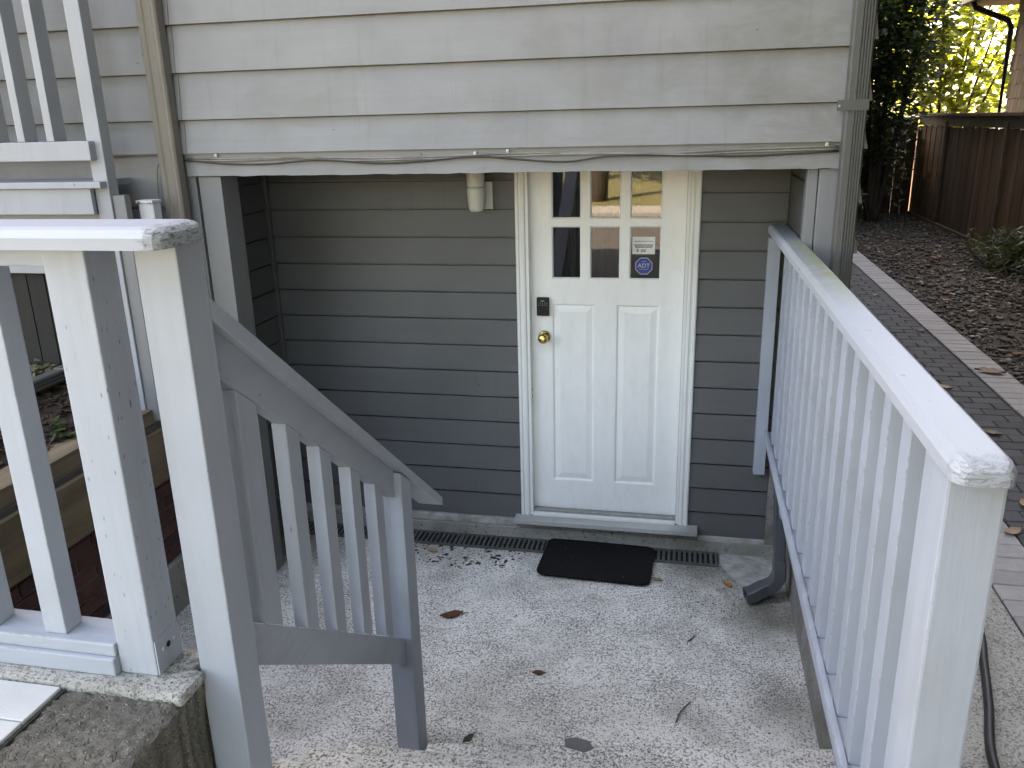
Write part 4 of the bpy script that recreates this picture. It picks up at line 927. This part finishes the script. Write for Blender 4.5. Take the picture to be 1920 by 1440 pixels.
rn = random.Random(77)
for k in range(60):
    x, y = rn.uniform(2.85, 4.1), 0.6 + 7 * rn.random() ** 1.3; mt_ = rn.choice(('tan_leaf', 'tan_leaf', 'yellow_leaf', 'dry_leaf'))
    fallen(x, y, ZG + 0.012, rn.uniform(.06, .13), rn.uniform(0, 6.28), mt_, k + 100, {'tan_leaf': 'pale tan leaf lying on the gravel bed', 'yellow_leaf': 'yellow orange leaf lying on the gravel bed', 'dry_leaf': 'dark red brown leaf lying on the gravel bed'}[mt_], {'tan_leaf': 'tan leaves on the gravel bed', 'yellow_leaf': 'yellow leaves on the gravel bed', 'dry_leaf': 'brown leaves on the gravel bed'}[mt_])
# dirt and scraps on the patio
def scraps(n, zone, seed, smin, smax, bias=1.0):
    m = MB(); rn = random.Random(seed)
    for _ in range(n):
        x = rn.uniform(zone[0], zone[1]); y = zone[3] - (zone[3] - zone[2]) * rn.random() ** bias; s = rn.uniform(smin, smax) * rn.random() ** .6; a = rn.uniform(0, 6.28); c, q = math.cos(a), math.sin(a); w = s * rn.uniform(.3, .8)
        V = []
        for i in range(6):
            t = i / 6 * 6.283; r = rn.uniform(.6, 1.1); u, v = s * r * math.cos(t), w * r * math.sin(t); V.append((x + u * c - v * q, y + u * q + v * c, 0.0012))
        V.append((x, y, 0.0015 + s * .4)); m.add(V, [(i, (i + 1) % 6, 6) for i in range(6)])
    return m
tag(scraps(170, (-0.75, -0.02, -0.42, -0.19), 1, 0.003, 0.016, 1.4).build('leaf_scraps', 'debris'), 'dark crumbled leaf scraps swept beside the channel drain', 'debris', kind='stuff')
tag(scraps(170, (0.75, 1.36, -0.62, -0.19), 2, 0.002, 0.010, 1.0).build('leaf_scraps', 'debris'), 'dark dirt crumbs gathered near the downspout elbow', 'debris', kind='stuff')
tag(scraps(420, (-0.9, 1.36, -1.9, -0.3), 3, 0.0015, 0.0075, 1.0).build('leaf_scraps', 'debris'), 'dark crumbs scattered over the open patio', 'debris', kind='stuff')
for i, (x, y) in enumerate(((0.505, -0.84), (0.44, -0.875))):
    o = MB().prism([(0, 0), (.014, .003), (.02, .011), (.008, .015), (-.003, .008)], 2, 0, .002).build('paint_chip', 'white_chip'); o.location = (x, y, 0.001); o.rotation_euler = (0, 0, i * 1.3)
    tag(o, 'white paint flake on the middle of the patio', 'paint flake', 'paint flakes on the patio')
tw_ = MB().tube(spline([(0.84, -1.47, .006), (0.86, -1.40, .008), (0.90, -1.33, .006)], 4), 0.0025, 5).build('twig', 'debris', None, smooth=True); tag(tw_, 'thin brown twig on the patio before the steps', 'twig')
tw_ = MB().tube(spline([(0.885, -0.90, .005), (0.905, -0.875, .006), (0.915, -0.85, .005)], 4), 0.003, 5).build('twig', 'debris', None, smooth=True); tag(tw_, 'short dark twig in the middle of the patio', 'twig')
pt = MB().prism([(0, -.02), (.07, -.035), (.10, -.01), (.08, .025), (.03, .035), (-.01, .02)], 2, 0, .0015).build('cement_patch', 'patch'); pt.location = (0.455, -1.885, 0.2002); tag(pt, 'dark grey cement patch on the lowest step', 'patch')
# black hose on the concrete strip
hz = ZG + 0.014
tag(MB().tube(spline([(1.58, -3.1, hz), (1.588, -2.7, hz), (1.60, -2.45, hz), (1.655, -2.24, hz), (1.70, -2.05, hz), (1.742, -1.85, hz), (1.73, -1.6, hz), (1.66, -1.2, hz), (1.60, -0.8, hz)], 8), 0.0125, 10).build('black_hose', 'hose', None, smooth=True), 'black hose lying on the concrete strip beside the right railing', 'hose')

# ================================================================== FENCE, NEIGHBOUR
fc = thing('board_fence', 'brown vertical board fence with a cap rail along the gravel bed', 'fence', (4.28, 4, 0.75))
bd = MB().box(-0.011, 0.011, -0.068, 0.068, 0.70, 2.12).mesh('board', 0.003, 1)
k = 0; y = 0.4
while y < 10.32:
    o = obj('board', bd, 'fence_wood', fc); o.matrix_parent_inverse = Matrix.Translation(-Vector(fc.location)); o.location = (4.285 + (0.006 if k % 2 else 0), y, random.uniform(-.01, .01)); y += 0.1395; k += 1
for y in (1.5, 3.9, 6.3, 8.7): box('post', 'fence_cap', fc, 4.235, 4.270, y - 0.045, y + 0.045, 0.6, 2.20, 0.004)
box('cap_rail', 'fence_cap', fc, 4.20, 4.37, 0.3, 10.30, 2.262, 2.30, 0.004)
box('top_rail', 'fence_cap', fc, 4.258, 4.272, 0.3, 10.2, 2.13, 2.2615, 0.003)
box('kickboard', 'fence_cap', fc, 4.225, 4.262, 0.3, 10.2, 0.66, 0.82, 0.003)
fb = thing('back_fence', 'dark board fence closing the back of the side yard', 'fence', (2.9, 10.3, 0.75))
bd2 = MB().box(-0.068, 0.068, -0.011, 0.011, 0.70, 2.25).mesh('board', 0.003, 1)
for k in range(20):
    o = obj('board', bd2, 'fence_wood', fb); o.matrix_parent_inverse = Matrix.Translation(-Vector(fb.location)); o.location = (1.55 + 0.1395 * k, 10.32 + (0.006 if k % 2 else 0), 0)
box('rail', 'fence_cap', fb, 1.46, 4.27, 10.336, 10.37, 2.0, 2.09, 0.003)
nb = thing('neighbour_house', 'neighbouring house with brown shingle wall and overhanging eave', 'house', (8, 4, 0.75))
box('wall', 'shingle', nb, 5.26, 11, -7.0, 9.60, 0.5, 3.798, 0)
sh = MB().box(-0.010, 0.010, -0.068, 0.068, 0, 0.205).mesh('shingle', 0.0)
rn = random.Random(9)
for r in range(9):
    for k in range(14):
        y = 9.53 - 0.142 * k - (0.07 if r % 2 else 0)
        o = obj('shingle', sh, 'shingle', nb); o.matrix_parent_inverse = Matrix.Translation(-Vector(nb.location)); o.location = (5.243, y, 2.1 + 0.19 * r + rn.uniform(-.008, .008)); o.rotation_euler = (0, math.radians(3.5), 0)
box('soffit', 'eave', nb, 4.75, 11, -7.5, 10.35, 3.80, 3.835, 0)
MB().prism([(4.72, 3.837), (11, 3.837), (11, 6.5), (8.2, 6.5)], 1, -7.6, 10.4).build('roof', 'roofing', nb)
box('gutter', 'gutter_dark', nb, 4.66, 4.745, -7.5, 10.4, 3.82, 3.90, 0.01)
MB().tube([(4.72, 9.9, 3.82), (4.76, 9.88, 3.74), (5.14, 9.67, 3.54), (5.19, 9.64, 3.44), (5.19, 9.64, 0.8)], 0.04, 8).build('downpipe', 'gutter_dark', nb)

# trees behind the viewer, seen only as reflections and as shade on the right
def tree(name, label, base, h, r, n, seed, mat):
    rn = random.Random(seed); t = thing(name, label, 'tree', base)
    c = (base[0], base[1], base[2] + h)
    leaf_mesh('foliage', crown_pts(c, (r, r, r * .8), n, rn, clumps=30), 0.34, rn).build('crown', mat, t)
    m = MB(); m.tube(spline([(base[0], base[1], base[2] - .3), (base[0] + .1, base[1], base[2] + h * .4), (base[0] - .1, base[1] + .1, base[2] + h)], 5), [0.20 - 0.012 * i for i in range(11)], 10)
    for k in range(6):
        a = k * 1.05; m.tube([(base[0], base[1], base[2] + h * .5), (base[0] + math.cos(a) * r * .35, base[1] + math.sin(a) * r * .35, base[2] + h * .75), (base[0] + math.cos(a) * r * .7, base[1] + math.sin(a) * r * .7, base[2] + h)], [0.12, 0.08, 0.03], 7)
    m.build('trunk', 'bark_trunk', t, smooth=True)
tree('maple_tree', 'broad street tree on the lawn facing the house', (-1.92, -15.5, ZG), 6.0, 3.2, 5000, 51, 'leaf_mid')
tree('maple_tree', 'leafy tree on the verge across from the steps', (5.0, -12.5, ZG), 6.0, 3.4, 5000, 52, 'leaf_mid')
bush('added_shade_hedge', 'added unseen hedge blocking light to the right railing', 'hedge', (2.15, -5.1, 0.77), (2.15, -5.1, 2.6), (1.3, 0.42, 2.0), 11000, 0.10, 'leaf_dark', 53, 9)  # added out of view to darken the front faces of the right railing

tree('added_shade_tree', 'added unseen tree blocking light right of the steps', (4.3, -5.0, ZG), 5.2, 3.0, 9000, 54, 'leaf_mid')  # added out of view to cut south-east skylight on the railings
tree('added_shade_tree', 'added unseen tree blocking the eastern sky over the path', (4.55, -1.3, ZG), 6.0, 3.2, 10000, 55, 'leaf_mid')  # added out of view so east-facing sides turn darker

tree('birch_tree', 'slender tree beside the pavement across from the door', (-0.93, -12.0, ZG), 6.5, 2.0, 2500, 56, 'leaf_mid')

bush('camellia', 'dense dark shrub filling the corner below the evergreen', 'shrub', (3.25, 9.5, 0.77), (3.3, 9.5, 1.75), (0.75, 0.4, 0.85), 3500, 0.09, 'leaf_dark', 61, 7, width=0.6)
cpz = MB().prism([(1.06, -0.04), (1.05, -0.15), (1.10, -0.26), (1.17, -0.40), (1.26, -0.45), (1.375, -0.44), (1.38, -0.04)], 2, 0.0, 0.006).build('cement_patch', 'concrete_white'); tag(cpz, 'pale smooth cement patch in the patio corner behind the downspout', 'patch')
tag(scraps(70, (-0.72, -0.05, -0.38, -0.185), 8, 0.008, 0.026, 1.6).build('leaf_scraps', 'debris'), 'larger dark leaf scraps lying along the edge of the drain', 'debris', kind='stuff')
dsc = scraps(150, (-0.72, 1.0, -0.175, -0.05), 9, 0.004, 0.016).build('drain_dirt', 'debris'); dsc.location.z = 0.010; tag(dsc, 'dark leaf dirt caught on the slots of the channel drain', 'debris', kind='stuff')
msp = scraps(26, (0.12, 0.66, -0.42, -0.06), 10, 0.002, 0.0055).build('mat_crumbs', 'tan_leaf'); msp.location.z = 0.0225; tag(msp, 'pale crumbs scattered on the black door mat', 'crumbs', kind='stuff')
